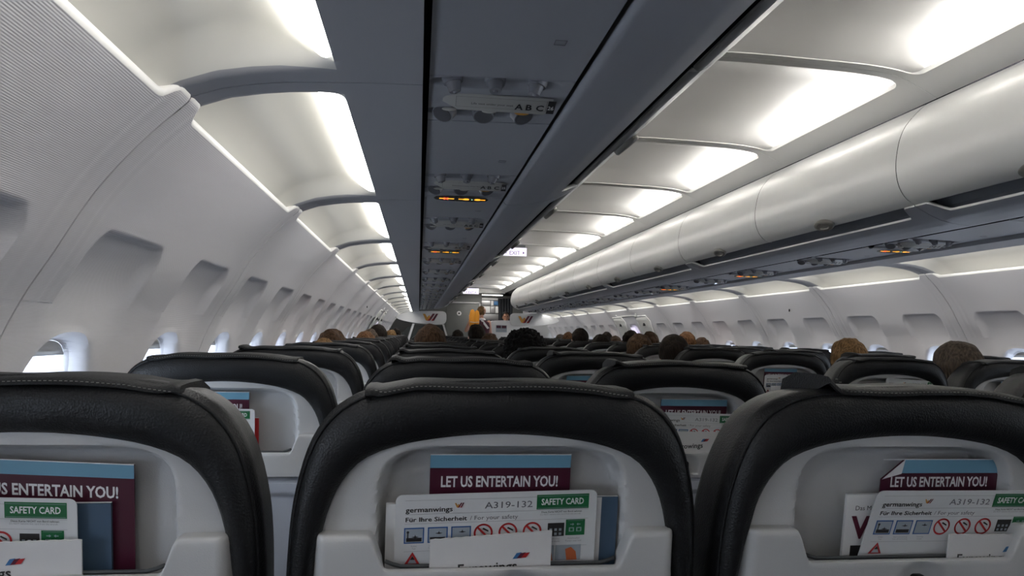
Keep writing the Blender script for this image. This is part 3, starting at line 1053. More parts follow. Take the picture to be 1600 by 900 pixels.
def tray_mesh():
    g = G()
    def f(u, v):
        z = lerp(.640, .876, v); x = lerp(-.205, .205, u)
        e = min(.205 - abs(x), .876 - z, z - .640)
        y = -.012 + .020 * (1 - sst(e / .010))
        q = (abs(x / .178) ** 8 + abs((z - .735) / .107) ** 8)
        y += .007 * sst((1.15 - q) / .5)
        q2 = sqrt((x - .018) ** 2 + (z - .899) ** 2) / .036
        y += .010 * sst((1.0 - q2) / .45)
        return (x, lean(z) + y, z)
    g.grid(60, 44, f)
    return g.mesh('tray_table', 'tray', True, 60)
def base_shell_mesh():
    g = G()
    def f(u, v):
        z = lerp(.40, .90, v); x = lerp(-.216, .216, u)
        return (x, lean(z) + .012 + (.015 if z < .63 else 0), z)
    g.grid(8, 30, f)
    return g.mesh('back_panel', 'shell', True)
def latch_mesh():
    g = G()
    y = lean(.9) - .013
    g.box(.010, .026, y - .007, y + .008, .888, .914, .004)
    return g.mesh('tray_latch', 'black', True)
def flap_mesh(seed, span=None, up=None):
    rnd = random.Random(seed)
    g = G()
    n = 40
    xa, xb = -.160 + rnd.uniform(-.012, .012), .150 + rnd.uniform(-.012, .012)
    lift = rnd.choice([0.004, .008, .014])
    if span: xa, xb = span
    if up: lift = up
    ph = rnd.uniform(0, 6)
    topz = lambda x: interp([( -x_, z_) for x_, z_ in OUT[::-1]], abs(x))
    rings = []
    for i in range(n + 1):
        t = i / n; x = lerp(xa, xb, t)
        z = topz(x) + .0008 + .0012 * sin(t * 13 + ph) + lift * math.exp(-(t / (.03 if up else .06)) ** 2) + .4 * lift * math.exp(-((1 - t) / .05) ** 2)
        yb = -.004 + .002 * sin(t * 9 + ph)
        dr = .0065
        rings.append([(x, lean(z) + yb + .001, z - dr), (x, lean(z) + yb - .0035, z - dr + .001), (x, lean(z) + yb - .0035, z - .001), (x, lean(z) + yb + .001, z + .0018), (x, lean(z) + yb + .03, z + .0035), (x, lean(z) + .075, z + .003), (x, lean(z) + .108, z - .008), (x, lean(z) + .122, z - .05)])
    g.loft(rings, closed=False)
    for r in (rings[0], rings[-1]):
        k = len(g.v); g.v += [tuple(p) for p in r]; g.f.append(tuple(range(k, k + len(r))))
    me = g.mesh('headrest_flap', 'leather_edge', True, 60)
    st = G()
    for i in range(60):
        t = i / 60; x = lerp(xa + .006, xb - .006, t)
        z = topz(x) + .0008 + .0012 * sin(t * 13 + ph) + lift * math.exp(-(t / (.03 if up else .06)) ** 2)
        y = lean(z) - .004 + .002 * sin(t * 9 + ph) - .0038
        st.box(x, x + .0026, y - .0006, y + .0004, z - .0022, z - .0014)
    return me, st.mesh('stitching', 'thread')
def cushion_mesh():
    g = G(); g.box(-.225, .225, .16, .64, .33, .46, .04)
    return g.mesh('seat_cushion', 'leather', True)
def arm_mesh():
    g = G(); g.box(-.022, .022, .10, .52, .60, .645, .012); g.box(-.015, .015, .13, .20, .40, .61)
    return g.mesh('armrest', 'leather_edge', True, 50)
def leg_mesh(x):
    g = G(); g.box(x - .02, x + .02, .2, .24, 0, .34); g.box(x - .02, x + .02, .52, .56, 0, .34); g.box(x - .025, x + .025, .15, .62, 0, .02)
    return g.mesh('leg', 'metal')
flaps = [flap_mesh(3, (-.156, .148), .006), flap_mesh(5), flap_mesh(8, (-.118, .20), .017), flap_mesh(12), flap_mesh(19)]
SM = dict(leather_cover=cover_mesh(), piping=piping_mesh(), upper_shell=upper_shell_mesh(), lower_shell=lower_shell_mesh(), pocket_trim=pocket_trim_mesh(),
          tray_table=tray_mesh(), back_panel=base_shell_mesh(), seat_cushion=cushion_mesh())
LATCH = latch_mesh(); ARM = arm_mesh(); LEG = [leg_mesh(-.15), leg_mesh(.15)]
SEATWORD = {'A': 'window seat in the left bank', 'B': 'middle seat in the left bank', 'C': 'aisle seat in the left bank', 'D': 'aisle seat in the right bank', 'E': 'middle seat in the right bank', 'F': 'window seat in the right bank'}
seat_pos = {}
rs = random.Random(11)
for r in range(1, 18):
    for c in 'ABCDEF':
        y = ROWY + ROWP * (r - 1)
        dy = 0 if r <= 2 else rs.uniform(-.012, .012)
        dz = 0 if r <= 1 else rs.uniform(-.004, .004)
        root = empty('airline_seat', (COLX[c], y + dy, 0))
        tag(root, 'black leather grey-shelled %s, %s row' % (SEATWORD[c], ORD[r - 1]), 'seat', 'airline seats in rows')
        seat_pos[(c, r)] = (COLX[c], y + dy)
        for nm, me in SM.items():
            o = obj(nm, me, root)
            if nm == 'lower_shell': pass
            if nm == 'tray_table': obj('latch', LATCH, o)
        fi = {('A', 1): 1, ('B', 1): 0, ('C', 1): 2, ('A', 2): 0, ('B', 2): 1, ('C', 2): 3}.get((c, r), rs.choice((0, 1, 3, 4)))
        fo = obj('headrest_flap', flaps[fi][0], root)
        if r <= 5: obj('stitching', flaps[fi][1], fo)
        a = obj('armrest', ARM, root, (-.2525, 0, 0))
        if c in 'CF': obj('armrest', ARM, root, (.2525, 0, 0))
        if c in 'BE' or True:
            obj('leg', LEG[0], root); obj('leg', LEG[1], root)

# ================================================================= pocket literature
def seat_frame(c, r, x, z, y):
    """point on the leaning plane of a seat back; y = distance off the plane towards the viewer is negative"""
    sx, sy = seat_pos[(c, r)]
    return Vector((sx + x, sy + lean(z) + y, z))
UPV = Vector((0, -TILT, 1)).normalized()
def slab(g, fl, pts, th=.0015):
    n = len(pts)
    front = [fl.o + fl.r * x + fl.u * y for x, y in pts]
    back = [p - fl.n * th for p in front]
    g.add(front + back, [tuple(range(n)), tuple(range(2 * n - 1, n - 1, -1))] + [(i, i + n, (i + 1) % n + n, (i + 1) % n) for i in range(n)])
def rounded(x0, x1, y0, y1, r, n=5):
    pts = []
    for cx, cy, a in ((x1 - r, y0 + r, -pi / 2), (x1 - r, y1 - r, 0), (x0 + r, y1 - r, pi / 2), (x0 + r, y0 + r, pi)):
        for i in range(n + 1):
            t = a + pi / 2 * i / n
            pts.append((cx + r * cos(t), cy + r * sin(t)))
    return pts

def booklet(c, r, xl, xr, ztop, y=.022, rot=0.0, dog=False, label=''):
    w = xr - xl
    org = seat_frame(c, r, xl, ztop, y)
    fl = Flat((0, 0, 0), (cos(rot), 0, sin(rot)), UPV)
    root = empty('booklet', org); tag(root, label, 'booklet', 'entertainment booklets in the seat pockets')
    h = .165
    g = G()
    if dog:
        pts = [(0, -h), (w, -h), (w, 0), (.030, 0), (0, -.026)]
    else:
        pts = [(0, -h), (w, -h), (w, 0), (0, 0)]
    slab(g, fl, pts, .002)
    obj('cover', g.mesh('cover', 'maroon'), root)
    if dog:
        fl.poly('skyblue', [(.022, -.018), (w, -.018), (w, 0), (.030, 0)], .0004)
        fl.poly('white_ink', [(0, -.026), (.0265, -.0185), (.030, 0)], .0009)
    else:
        fl.rect('skyblue', 0, w, -.0160, 0, .0004)
    fl.rect('white_ink', 0, w, -.0006, .0006, .0005)
    fl.text('white_ink', 'LET US ENTERTAIN YOU!', w * .075, -.0385 if not dog else -.0355, .0180, .026, sx=w / .166 * .685)
    fl.text('fine_ink', 'Jetzt f\u00fcr Sie an Bord', w * .45, -.060, .008, 0)
    fl.build(root, {'white_ink': 'lettering', 'skyblue': 'title_band'})
    return root

K = .0001704
def safety_card(c, r, xl, ztop, y=.006, rot=0.0, sh=0.0, label='', sc=1.0):
    org = seat_frame(c, r, xl, ztop, y)
    fl = Flat((0, 0, 0), (cos(rot), 0, sin(rot)), (UPV + Vector((sh, 0, 0))))
    root = empty('safety_card', org); tag(root, label, 'card', 'safety cards in the seat pockets')
    w, h = .2345, .15
    g = G(); slab(g, fl, rounded(0, w, -h, 0, .008), .0012)
    obj('card_sheet', g.mesh('card_sheet', 'paper'), root)
    X = lambda px: (px - 82) * K
    Y = lambda py: -(py - 62) * K
    for yy in (100, 196, 262, 455):
        fl.rect('fine_ink', X(145), X(1400), Y(yy + 2), Y(yy), .0003)
    fl.text('black_ink', 'germanwings', X(150), Y(182), 50 * K, .012, sx=1.20)
    logo_w(fl, X(476), Y(158), 64 * K, 34 * K)
    fl.text('grey_ink', 'A319-132', X(680), Y(170), 64 * K, .004, sx=1.29)
    fl.rect('green_ink', X(1036), X(1400), Y(190), Y(86), .0004)
    fl.rect('pale_ink', X(1042), X(1394), Y(98), Y(96), .0006)
    fl.rect('pale_ink', X(1042), X(1394), Y(183), Y(181), .0006)
    fl.text('white_ink', 'SAFETY CARD', X(1068), Y(158), 62 * K, .02, sx=.76)
    fl.text('black_ink', 'F\u00fcr Ihre Sicherheit', X(148), Y(248), 43 * K, .018, sx=1.27)
    fl.text('grey_ink', '/ For your safety', X(582), Y(248), 42 * K, 0, sx=1.16)
    fl.text('black_ink', 'Diese Karte NICHT von Bord nehmen', X(1070), Y(215), 18 * K, .01, sx=1.0)
    fl.text('fine_ink', 'Do NOT remove this card from the aircraft', X(1062), Y(232), 17 * K, 0, sx=.93)
    for i, x in enumerate((143, 301, 458)):
        a, b, t, bt = X(x), X(x + 134), Y(290), Y(400)
        fl.rect('blue_ink', a, b, bt, t, .0003)
        fl.rect('pale_ink', a + 8 * K, b - 8 * K, bt + 8 * K, t - 8 * K, .0005)
        if i < 2: fl.rect('black_ink', a + 16 * K, b - 16 * K, bt + 14 * K, bt + 40 * K, .0007)
        if i == 0:
            fl.rect('black_ink', a + 22 * K, a + 30 * K, bt + 30 * K, bt + 76 * K, .0007); fl.ring('black_ink', a + 26 * K, bt + 80 * K, 0, 9 * K, .0008, n=10)
        py_ = bt + (46, 68, 72)[i] * K; px_ = (a + b) / 2 + 8 * K
        fl.poly('black_ink', [(px_ - 26 * K, py_), (px_, py_ - 6 * K), (px_ + 26 * K, py_), (px_ + 4 * K, py_ + 4 * K), (px_, py_ + 16 * K), (px_ - 4 * K, py_ + 4 * K)], .0008)
        fl.text('fine_ink', ('Rollen', 'Start und Landung', 'Reiseflug')[i], (a + b) / 2, Y(424), 15 * K, 0, 'CENTER')
        fl.text('fine_ink', ('Taxi', 'Take off and landing', 'Cruise')[i], (a + b) / 2, Y(441), 15 * K, 0, 'CENTER')
    for i, x in enumerate((676, 845, 1012)):
        fl.ring('red_ink', X(x), Y(342), 52 * K, 65 * K, .0005)
        fl.poly('red_ink', [(X(x) + a * K, Y(342) + b * K) for a, b in ((-44, 34), (34, -44), (44, -34), (-34, 44))], .0007)
        fl.poly('black_ink', [(X(x) + a * K, Y(342) + b * K) for a, b in ((-8, 28), (10, 18), (34, 6), (36, 16), (12, 30), (0, 36))], .0006)
    fl.rect('black_ink', X(1120), X(1236), Y(385), Y(290), .0004)
    for a in (1142, 1176, 1208):
        for b in (338, 368): fl.rect('pale_ink' if (a + b) % 3 else 'gold_ink', X(a - 9), X(a + 9), Y(b + 9), Y(b - 9), .0006)
    fl.rect('green_ink', X(1246), X(1380), Y(382), Y(268), .0004)
    fl.rect('pale_ink', X(1258), X(1368), Y(277), Y(275), .0006)
    for d in (1, -1):
        cx = X(1313)
        fl.poly('pale_ink', [(cx - d * 36 * K, Y(306)), (cx - d * 20 * K, Y(306)), (cx - d * 20 * K, Y(313)), (cx - d * 8 * K, Y(303)), (cx - d * 20 * K, Y(293)), (cx - d * 20 * K, Y(300)), (cx - d * 36 * K, Y(300))][::-d], .0007)
        fl.rect('pale_ink', *sorted((cx + d * 8 * K, cx + d * 44 * K)), Y(355), Y(325), .0006)
        fl.rect('green_ink', *sorted((cx + d * 16 * K, cx + d * 36 * K)), Y(350), Y(331), .0008)
    for i, (x, a, b) in enumerate(((1166, 'Flugmodus', 'Flight mode'), (1305, 'Anschnallen', 'Fasten seat belt'))):
        fl.text('fine_ink', a, X(x), Y(408), 18 * K, 0, 'CENTER'); fl.text('fine_ink', b, X(x), Y(427), 18 * K, 0, 'CENTER')
    fl.poly('red_ink', [(X(148), Y(548)), (X(254), Y(548)), (X(203), Y(460))], .0004)
    fl.poly('pale_ink', [(X(172), Y(540)), (X(232), Y(540)), (X(203), Y(484))], .0006)
    fl.poly('black_ink', [(X(188), Y(514)), (X(220), Y(514)), (X(203), Y(488))], .0008)
    for a, b in ((1112, 1172), (1180, 1360)):
        fl.rect('pale_ink', X(a), X(b), Y(560), Y(450), .0004)
    fl.poly('orange_ink', [(X(1115), Y(560)), (X(1165), Y(560)), (X(1150), Y(480)), (X(1115), Y(476))], .0006)
    fl.poly('orange_ink', [(X(1262), Y(560)), (X(1335), Y(560)), (X(1325), Y(500)), (X(1290), Y(466)), (X(1250), Y(480))], .0006)
    fl.build(root, {'black_ink': 'lettering', 'white_ink': 'lettering', 'grey_ink': 'lettering'})
    return root

def paper_bag(c, r, xl, xr, zl, zr, y=-.004, label='', tx=0.0, ty=-.0205):
    org = seat_frame(c, r, xl, zl, y)
    fl = Flat((0, 0, 0), (1, 0, 0), UPV)
    root = empty('paper_bag', org); tag(root, label, 'paper bag', 'folded paper bags in the seat pockets')
    w = xr - xl; dz = zr - zl
    g = G()
    n = 24
    top = [(w * (1 - i / n), dz * (1 - i / n) + .0007 * (i % 2)) for i in range(n + 1)]
    slab(g, fl, [(0.0, -.11), (w, -.11)] + top, .0022)
    obj('bag_sheet', g.mesh('bag_sheet', 'bag_paper'), root)
    # company mark: three slanting strokes, and the name below
    bx, by = w * .70 + tx, -.020
    for i, m_ in enumerate(('logo_blue', 'burgundy_ink', 'red_ink')):
        o_ = i * .0048
        fl.poly(m_, [(bx + o_ - .003, by - .0035 + i * .0006), (bx + o_ + .003, by - .003 + i * .0006), (bx + o_ + .0075, by + .0045), (bx + o_ + .0015, by + .0035)], .0006 + .0002 * i)
    fl.text('black_ink', 'Eurowings', w * .70 + tx - .066, by + ty, .0165, .016, sx=1.0, rot=.05 if ty < -.02 else 0)
    fl.build(root, {'black_ink': 'lettering', 'logo_blue': 'logo', 'burgundy_ink': 'logo', 'red_ink': 'logo'})
    return root

def thin_magazine(c, r, xl, xr, ztop, m, y, label, cat, spine=False, word=None):
    org = seat_frame(c, r, xl, ztop, y)
    fl = Flat((0, 0, 0), (1, 0, 0), UPV)
    root = empty('brochure' if cat == 'brochure' else 'magazine', org); tag(root, label, cat)
    w = xr - xl
    g = G(); slab(g, fl, [(0, -.13), (w, -.13), (w, 0), (0, .0)], .004)
    obj('cover', g.mesh('cover', m), root)
    g = G(); g.add([fl.o + fl.r * x + fl.u * y_ - fl.n * d for x, y_, d in ((0, .0005, .0005), (w, .0005, .0005), (w, .0005, .0035), (0, .0005, .0035))], [(0, 1, 2, 3)])
    obj('pages', g.mesh('pages', 'white_ink'), root)
    if spine:
        fl.rect('white_ink', 0, .010, -.13, 0, .0004)
    if word:
        fl.text('black_ink', 'Das Magazin', .012, -.020, .0085, 0)
        fl.text('burgundy_ink', word, .010, -.056, .040, .03)
        fl.rect('black_ink', .010, .05, -.12, -.066, .0006)
    fl.build(root, {'black_ink': 'lettering', 'burgundy_ink': 'lettering', 'white_ink': 'spine'})
    return root

# nearest row
booklet('B', 1, -.082, .084, 1.059, .022, 0, False, 'maroon booklet with pale blue top edge in the centre seat pocket of the nearest row')
safety_card('B', 1, -.120, 1.0145, .006, .022, 0, 'white safety card standing straight in the nearest middle seat pocket')
paper_bag('B', 1, -.080, .060, .965, .974, -.006, 'white paper bag low in front of the nearest middle seat\'s safety card')
thin_magazine('B', 1, .112, .142, 1.009, 'brochure_blue', .014, 'dark blue brochure edge showing right of the nearest middle seat\'s safety card', 'brochure', spine=True)
thin_magazine('B', 1, -.131, -.09, 1.002, 'white_ink', .016, 'white magazine corner showing left of the nearest middle seat\'s safety card', 'magazine')
booklet('A', 1, -.085, .100, 1.056, .022, -.045, False, 'large maroon booklet in the nearest window seat pocket at the lower left')
safety_card('A', 1, -.187, 1.020, .006, -.03, 0, 'white safety card in the nearest window seat pocket, cut by the frame')
paper_bag('A', 1, -.085, .056, .968, .971, -.006, 'white paper bag in front of the nearest window seat\'s safety card', tx=-.030)
thin_magazine('A', 1, .030, .078, 1.006, 'brochure_blue', .014, 'grey-blue brochure between booklet and safety card in the nearest window seat pocket', 'brochure')
booklet('C', 1, -.020, .142, 1.053, .022, 0.0, True, 'maroon booklet with a folded corner in the nearest aisle seat pocket')
safety_card('C', 1, -.034, 1.016, .006, -.004, .22, 'slanting white safety card in the nearest aisle seat pocket at the right')
paper_bag('C', 1, .060, .200, .962, .960, -.006, 'crumpled white paper bag in the nearest aisle seat pocket', tx=-.020, ty=-.0165)
thin_magazine('C', 1, -.068, -.02, 1.009, 'white_ink', .016, 'white magazine with big dark letter left of the slanting safety card', 'magazine', word='W')
# second row
booklet('A', 2, -.118, .044, 1.061, .022, 0, False, 'maroon booklet in the second row window seat pocket, left of the picture')
safety_card('A', 2, -.175, 1.026, .006, 0, 0, 'white safety card in the second row window seat pocket')
thin_magazine('A', 2, .050, .066, 1.005, 'red_ink', .014, 'thin red-edged brochure beside the second row window seat\'s safety card', 'brochure')
booklet('C', 2, -.037, .125, 1.056, .022, 0, False, 'maroon booklet in the second row aisle seat pocket')
safety_card('C', 2, -.060, 1.027, .006, -.02, 0, 'white safety card in the second row aisle seat pocket of the left bank')
paper_bag('C', 2, -.040, .100, .982, .982, -.006, 'white paper bag in the second row aisle seat pocket', tx=.0)
booklet('B', 2, -.08, .08, 1.058, .022, 0, False, 'maroon booklet in the second row middle seat pocket')
# right bank and further rows
booklet('C', 3, -.100, .062, 1.063, .022, 0, False, 'maroon booklet in the third row aisle seat pocket of the left bank')
safety_card('D', 3, -.020, 1.073, .006, -.06, .12, 'tilted white safety card in the third row aisle seat pocket of the right bank')
booklet('D', 3, -.09, .07, 1.050, .022, 0, False, 'maroon booklet behind the tilted safety card, third row right bank')
booklet('D', 4, -.085, .077, 1.066, .022, 0, False, 'maroon booklet in the fourth row aisle seat pocket of the right bank')
safety_card('D', 4, -.090, 1.036, .006, 0, 0, 'white safety card in the fourth row aisle seat pocket of the right bank')
paper_bag('D', 4, -.06, .08, .985, .985, -.006, 'white paper bag in the fourth row aisle seat pocket of the right bank')
booklet('E', 3, -.058, .104, 1.065, .022, 0, False, 'maroon booklet in the third row middle seat pocket of the right bank')

# ================================================================= overwing exits
def hatch_mesh(s, y0, y1, z0=.55, z1=1.45):
    g = G()
    n = 40
    def f(u, v):
        yy = lerp(y0, y1, u); z = lerp(z0, z1, v)
        e = min(yy - y0, y1 - yy, z1 - z)
        cyy = min(yy - y0, y1 - yy)
        return (s * (wall_x(z) - .016 + .014 * (1 - sst(e / .012))), yy, z)
    g.grid(30, 40, f, flip=(s > 0))
    return g.mesh('hatch_panel', 'hatch', True, 50)
for s in (-1, 1):
    for i, yc in enumerate((9.0 - .28, 9.75 + .03) if s > 0 else (9.15, 10.2)):
        r = empty('exit_hatch', (0, yc, 0))
        tag(r, '%s white overwing exit hatch in the %s wall' % (('nearer', 'farther')[i], NAMES[s]), 'exit hatch', 'overwing exits')
        hw = .235
        obj('hatch_panel', hatch_mesh(s, -hw, hw), r)
        g = G()
        z = 1.37
        g.box(*sorted((s * (wall_x(z) - .020), s * (wall_x(z) - .006))), -.035, .035, z - .03, z + .03, .004)
        obj('handle_cover', g.mesh('handle_cover', 'black', True), r)
        g = G(); z = 1.18
        g.grid(1, 2, lambda u, v: (s * (wall_x(lerp(z - .07, z + .06, v)) - .0175), lerp(-hw + .03, -hw + .16, u), lerp(z - .07, z + .06, v)), flip=(s > 0))
        obj('instruction_label', g.mesh('instruction_label', 'hatch_label'), r)
        g = G()
        g.tube([(s * (wall_x(z_) - .004), yy, z_) for yy, z_ in [(-hw - .02, .9), (-hw - .02, 1.40), (-hw + .02, 1.465), (hw - .02, 1.465), (hw + .02, 1.40), (hw + .02, .9)]], .006, 6)
        obj('surround', g.mesh('surround', 'wall_lip', True), r)
    yc = 9.28 if s > 0 else 9.72
    r = empty('exit_sign', (0, yc, 0)); tag(r, 'small lit exit sign between the two hatches in the %s wall' % NAMES[s], 'sign')
    g = G(); z0, z1 = 1.20, 1.34
    z0, z1 = 1.225, 1.325
    g.grid(1, 2, lambda u, v: (s * (wall_x(lerp(z0, z1, v)) - .016), lerp(-.10, .10, u), lerp(z0, z1, v)), flip=(s > 0))
    obj('sign_face', g.mesh('sign_face', 'exit_face'), r)
    d = Vector((s * (wall_x(z1) - wall_x(z0)), 0, z1 - z0)).normalized()
    fl = Flat((s * (wall_x(z0) - .018), .08 if s > 0 else -.08, z0), (0, -s, 0), d)
    fl.text('exit_ink', 'EXIT', .015, .018, .055, .01)
    fl.build(r, {'exit_ink': 'lettering'})
    g = G()
    g.tube([(s * (wall_x(z_) - .004), yy, z_) for yy, z_ in [(-.45, 1.50), (-.45, 1.475), (.45, 1.475), (.45, 1.50)]], .006, 6)
    o = obj('trim_%d' % (5 if s < 0 else 6), g.mesh('trim', 'wall_lip', True), None, (0, yc, 0)); tag(o, 'pale moulding above the overwing exits', None, None, 'structure')

# hanging exit signs in the aisle ceiling
def hang_sign(x0, x1, y, z0, z1, label):
    r = empty('exit_sign', (0, y, 0)); tag(r, label, 'sign')
    g = G(); g.box(x0 - .008, x1 + .008, 0, .03, z0 - .008, z1 + .006, .003)
    obj('sign_box', g.mesh('sign_box', 'wing', True, 40), r)
    g = G(); g.box(x0, x1, -.002, .0, z0, z1)
    obj('sign_face', g.mesh('sign_face', 'exit_face'), r)
    g = G(); g.box(x0 + .01, x1 - .01, .005, .02, z1, 2.27)
    obj('bracket', g.mesh('bracket', 'galley_grey'), r)
    fl = Flat(((x0 + x1) / 2, -.003, z0), (1, 0, 0), (0, 0, 1))
    fl.text('exit_ink', 'EXIT', 0, .012, .060, .006, 'CENTER', lift=.0005)
    fl.text('logo_blue', 'AUSGANG', 0, .064, .018, .0, 'CENTER', lift=.0005)
    for d in (1, -1):
        fl.poly('exit_ink', [(d * .092, .018), (d * .092, .052), (d * .115, .035)][::-d], .0005)
    fl.build(r, {'exit_ink': 'lettering'})
hang_sign(-.235, .03, 7.93, 2.085, 2.175, 'lit exit sign hanging from the aisle ceiling midway along the cabin')
hang_sign(-.20, .14, 15.7, 2.07, 2.19, 'lit exit sign hanging from the far end of the aisle ceiling')

# ================================================================= class divider wings with logo
def wing_mesh(mir):
    # outline in x (inboard 0 .. outboard .99), z
    pts = [(0, .165), (.012, .205), (.05, .232), (.12, .24), (.45, .24), (.70, .218), (.88, .178), (.97, .135), (.985, .115), (.96, .085), (.85, .045), (.65, .008), (.45, -.012), (.20, -.020), (.07, -.012), (.02, .02), (.0, .075)]
    P = smooth_poly(pts + [pts[0]], 80)[:-1]
    n = len(P)
    g = G()
    s = 1 if mir else -1
    f_ = [(s * p.x, 0, p.y) for p in P]; b_ = [(s * p.x, .02, p.y) for p in P]
    c_ = [(s * lerp(.45, p.x, .975), -.004, lerp(.11, p.y, .95)) for p in P]
    rings = [b_, f_, c_]
    g.loft(rings)
    k = len(g.v); g.v += c_; g.f.append(tuple(range(k, k + n)))
    k = len(g.v); g.v += b_; g.f.append(tuple(range(k, k + n)))
    return g.mesh('wing_panel', 'wing', True, 40)
for s in (-1, 1):
    r = empty('logo_panel', (s * .625, 13.9, 1.372)); tag(r, 'white wing-shaped divider panel with company logo hanging under the %s bins' % NAMES[s], 'sign', 'divider panels at the front of the cabin')
    obj('wing_panel', wing_mesh(s > 0), r)
    fl = Flat((-.46 if s < 0 else .16, -.0055, .05), (1, 0, 0), (0, 0, 1))
    logo_w(fl, 0, 0, .30, .14, .001)
    fl.build(r, {'gold_ink': 'logo', 'burgundy_ink': 'logo', 'red_ink': 'logo'})
# left divider screen
r = empty('divider_screen', (0, 13.93, 0)); tag(r, 'white framed smoked glass divider screen under the left logo panel', 'partition')
g = G()
g.box(-1.78, -.60, 0, .03, 0, 1.0, .005)
for x0, x1, w in ((-1.385, -1.275, .04), (-.70, -.575, .035)):
    g.add([(x1, 0, 1.36), (x1 + w, 0, 1.36), (x0 + w, 0, .98), (x0, 0, .98), (x1, .03, 1.36), (x1 + w, .03, 1.36), (x0 + w, .03, .98), (x0, .03, .98)] if x0 < -1 else
          [(x0, 0, 1.36), (x0 + w, 0, 1.36), (x1 + w, 0, .98), (x1, 0, .98), (x0, .03, 1.36), (x0 + w, .03, 1.36), (x1 + w, .03, .98), (x1, .03, .98)],
          [(0, 1, 2, 3), (4, 7, 6, 5), (0, 4, 5, 1), (1, 5, 6, 2), (2, 6, 7, 3), (3, 7, 4, 0)])
obj('frame', g.mesh('frame', 'wing', True, 40), r)
for pts in ([(-1.33, 1.0), (-.585, 1.0), (-.69, 1.34), (-1.245, 1.34)], [(-1.60, 1.0), (-1.40, 1.0), (-1.29, 1.34), (-1.38, 1.28)]):
    g = G(); g.add([(x, .012, z) for x, z in pts] + [(x, .018, z) for x, z in pts], [(0, 1, 2, 3), (7, 6, 5, 4), (0, 4, 5, 1), (1, 5, 6, 2), (2, 6, 7, 3), (3, 7, 4, 0)])
    obj('pane', g.mesh('pane', 'smoked'), r)
# right monument with poster
r = empty('storage_cabinet', (0, 15.3, 0)); tag(r, 'white round-topped cabinet with two maroon notices beyond the right seats', 'cabinet')
g = G()
out = smooth_poly([(.33, 0), (.33, 1.2), (.35, 1.38), (.42, 1.47), (.55, 1.49), (.90, 1.49), (1.12, 1.47), (1.22, 1.38), (1.25, 1.2), (1.25, 0)], 60)
rings = [[(p.x, y, p.y) for p in out] for y in (0, .45)]
g.loft(rings, closed=False)
for y in (0, .45):
    k = len(g.v); g.v += [(p.x, y, p.y) for p in out]; g.f.append(tuple(range(k, k + len(out))))
obj('cabinet_body', g.mesh('cabinet_body', 'wing', True, 40), r)
fl = Flat((.50, -.002, 1.235), (1, 0, 0), (0, 0, 1))
fl.rect('pale_ink', 0, .24, 0, .15, .001)
for i in (0, 1):
    fl.rect('maroon', .012 + i * .115, .112 + i * .115, .085, .145, .002)
    fl.rect('fine_ink', .012 + i * .115, .10 + i * .115, .05, .056, .002); fl.rect('fine_ink', .012 + i * .115, .09 + i * .115, .03, .036, .002)
fl.build(r, {'pale_ink': 'notice', 'maroon': 'notice', 'fine_ink': 'notice'})

# front: lavatory wall with door, galley, curtain, entry ceiling
g = G(); g.box(-1.8, .33, 17.0, 17.04, 0, 2.2)
o = obj('wall_front', g.mesh('wall_front', 'grey_wall')); tag(o, 'grey lavatory wall at the front of the cabin', None, None, 'structure')
r = empty('door_1', (-.15, 17.0, 0)); tag(r, 'grey flat lavatory door with a round white lock plate', None, None, 'structure')
g = G(); g.box(-.36, .42, -.02, -.002, 0.02, 1.90, .004); obj('door_leaf', g.mesh('door_leaf', 'grey_wall', True, 40), r)
g = G(); g.box(.42, .45, -.03, 0, 0, 1.94); g.box(-.39, .45, -.03, 0, 1.91, 1.94); obj('frame', g.mesh('frame', 'steel'), r)
g = G(); g.cyl((-.08 + .02, -.022, 1.665), (0, -1, 0), .055, .05, .012, 28); obj('lock_plate', g.mesh('lock_plate', 'scarf', True, 40), r)
g = G(); g.cyl((-.06, -.036, 1.665), (0, -1, 0), .022, .02, .008, 20); obj('handle', g.mesh('handle', 'black', True, 40), r)
# galley
r = empty('galley', (0, 18.3, 0)); tag(r, 'lit steel galley unit with small lockers seen at the end of the aisle', 'galley')
g = G(); g.box(.20, 1.4, 0, .4, 0, 2.16); obj('galley_body', g.mesh('galley_body', 'galley_grey'), r)
for i, (x0, x1, z0, z1, m_) in enumerate(((.42, .66, 1.92, 2.05, 'steel'), (.68, .74, 1.92, 2.05, 'wing'), (.76, .95, 1.94, 2.04, 'logo_blue'), (.42, .66, 1.73, 1.90, 'wing'), (.68, .78, 1.73, 1.90, 'steel'), (.80, .95, 1.73, 1.90, 'wing'), (.42, .95, 1.55, 1.70, 'steel'), (.98, 1.35, 1.60, 2.0, 'steel'))):
    g = G(); g.box(x0, x1, -.02, .0, z0, z1, .004); obj('locker', g.mesh('locker', m_, True, 40), r)
g = G(); g.box(.36, .40, -.03, .01, 0, 2.12); g.box(.40, 1.0, -.03, .01, 2.07, 2.12); obj('frame', g.mesh('frame', 'wing'), r)
g = G(); g.box(.38, .95, -.02, -.005, .3, 1.52); obj('counter_front', g.mesh('counter_front', 'black'), r)
# curtain
g = G()
def cf(u, v):
    x = lerp(.74, 1.12, u) ; z = lerp(2.06, .1, v)
    x += .10 * v * (1 - u)
    return (x, 17.2 + .03 * sin(u * 34) + .01 * sin(v * 5), z)
g.grid(90, 8, cf)
o = obj('curtain', g.mesh('curtain', 'curtain', True)); tag(o, 'dark grey pleated curtain drawn aside at the galley entrance', 'curtain')
g = G(); g.box(.30, 1.7, 17.1, 17.14, 2.06, 2.12); g.box(1.1, 1.96, 17.15, 17.2, 0, 2.1)
o = obj('wall_entry', g.mesh('wall_entry', 'grey_wall')); tag(o, 'grey bulkhead beside the curtain at the front', None, None, 'structure')
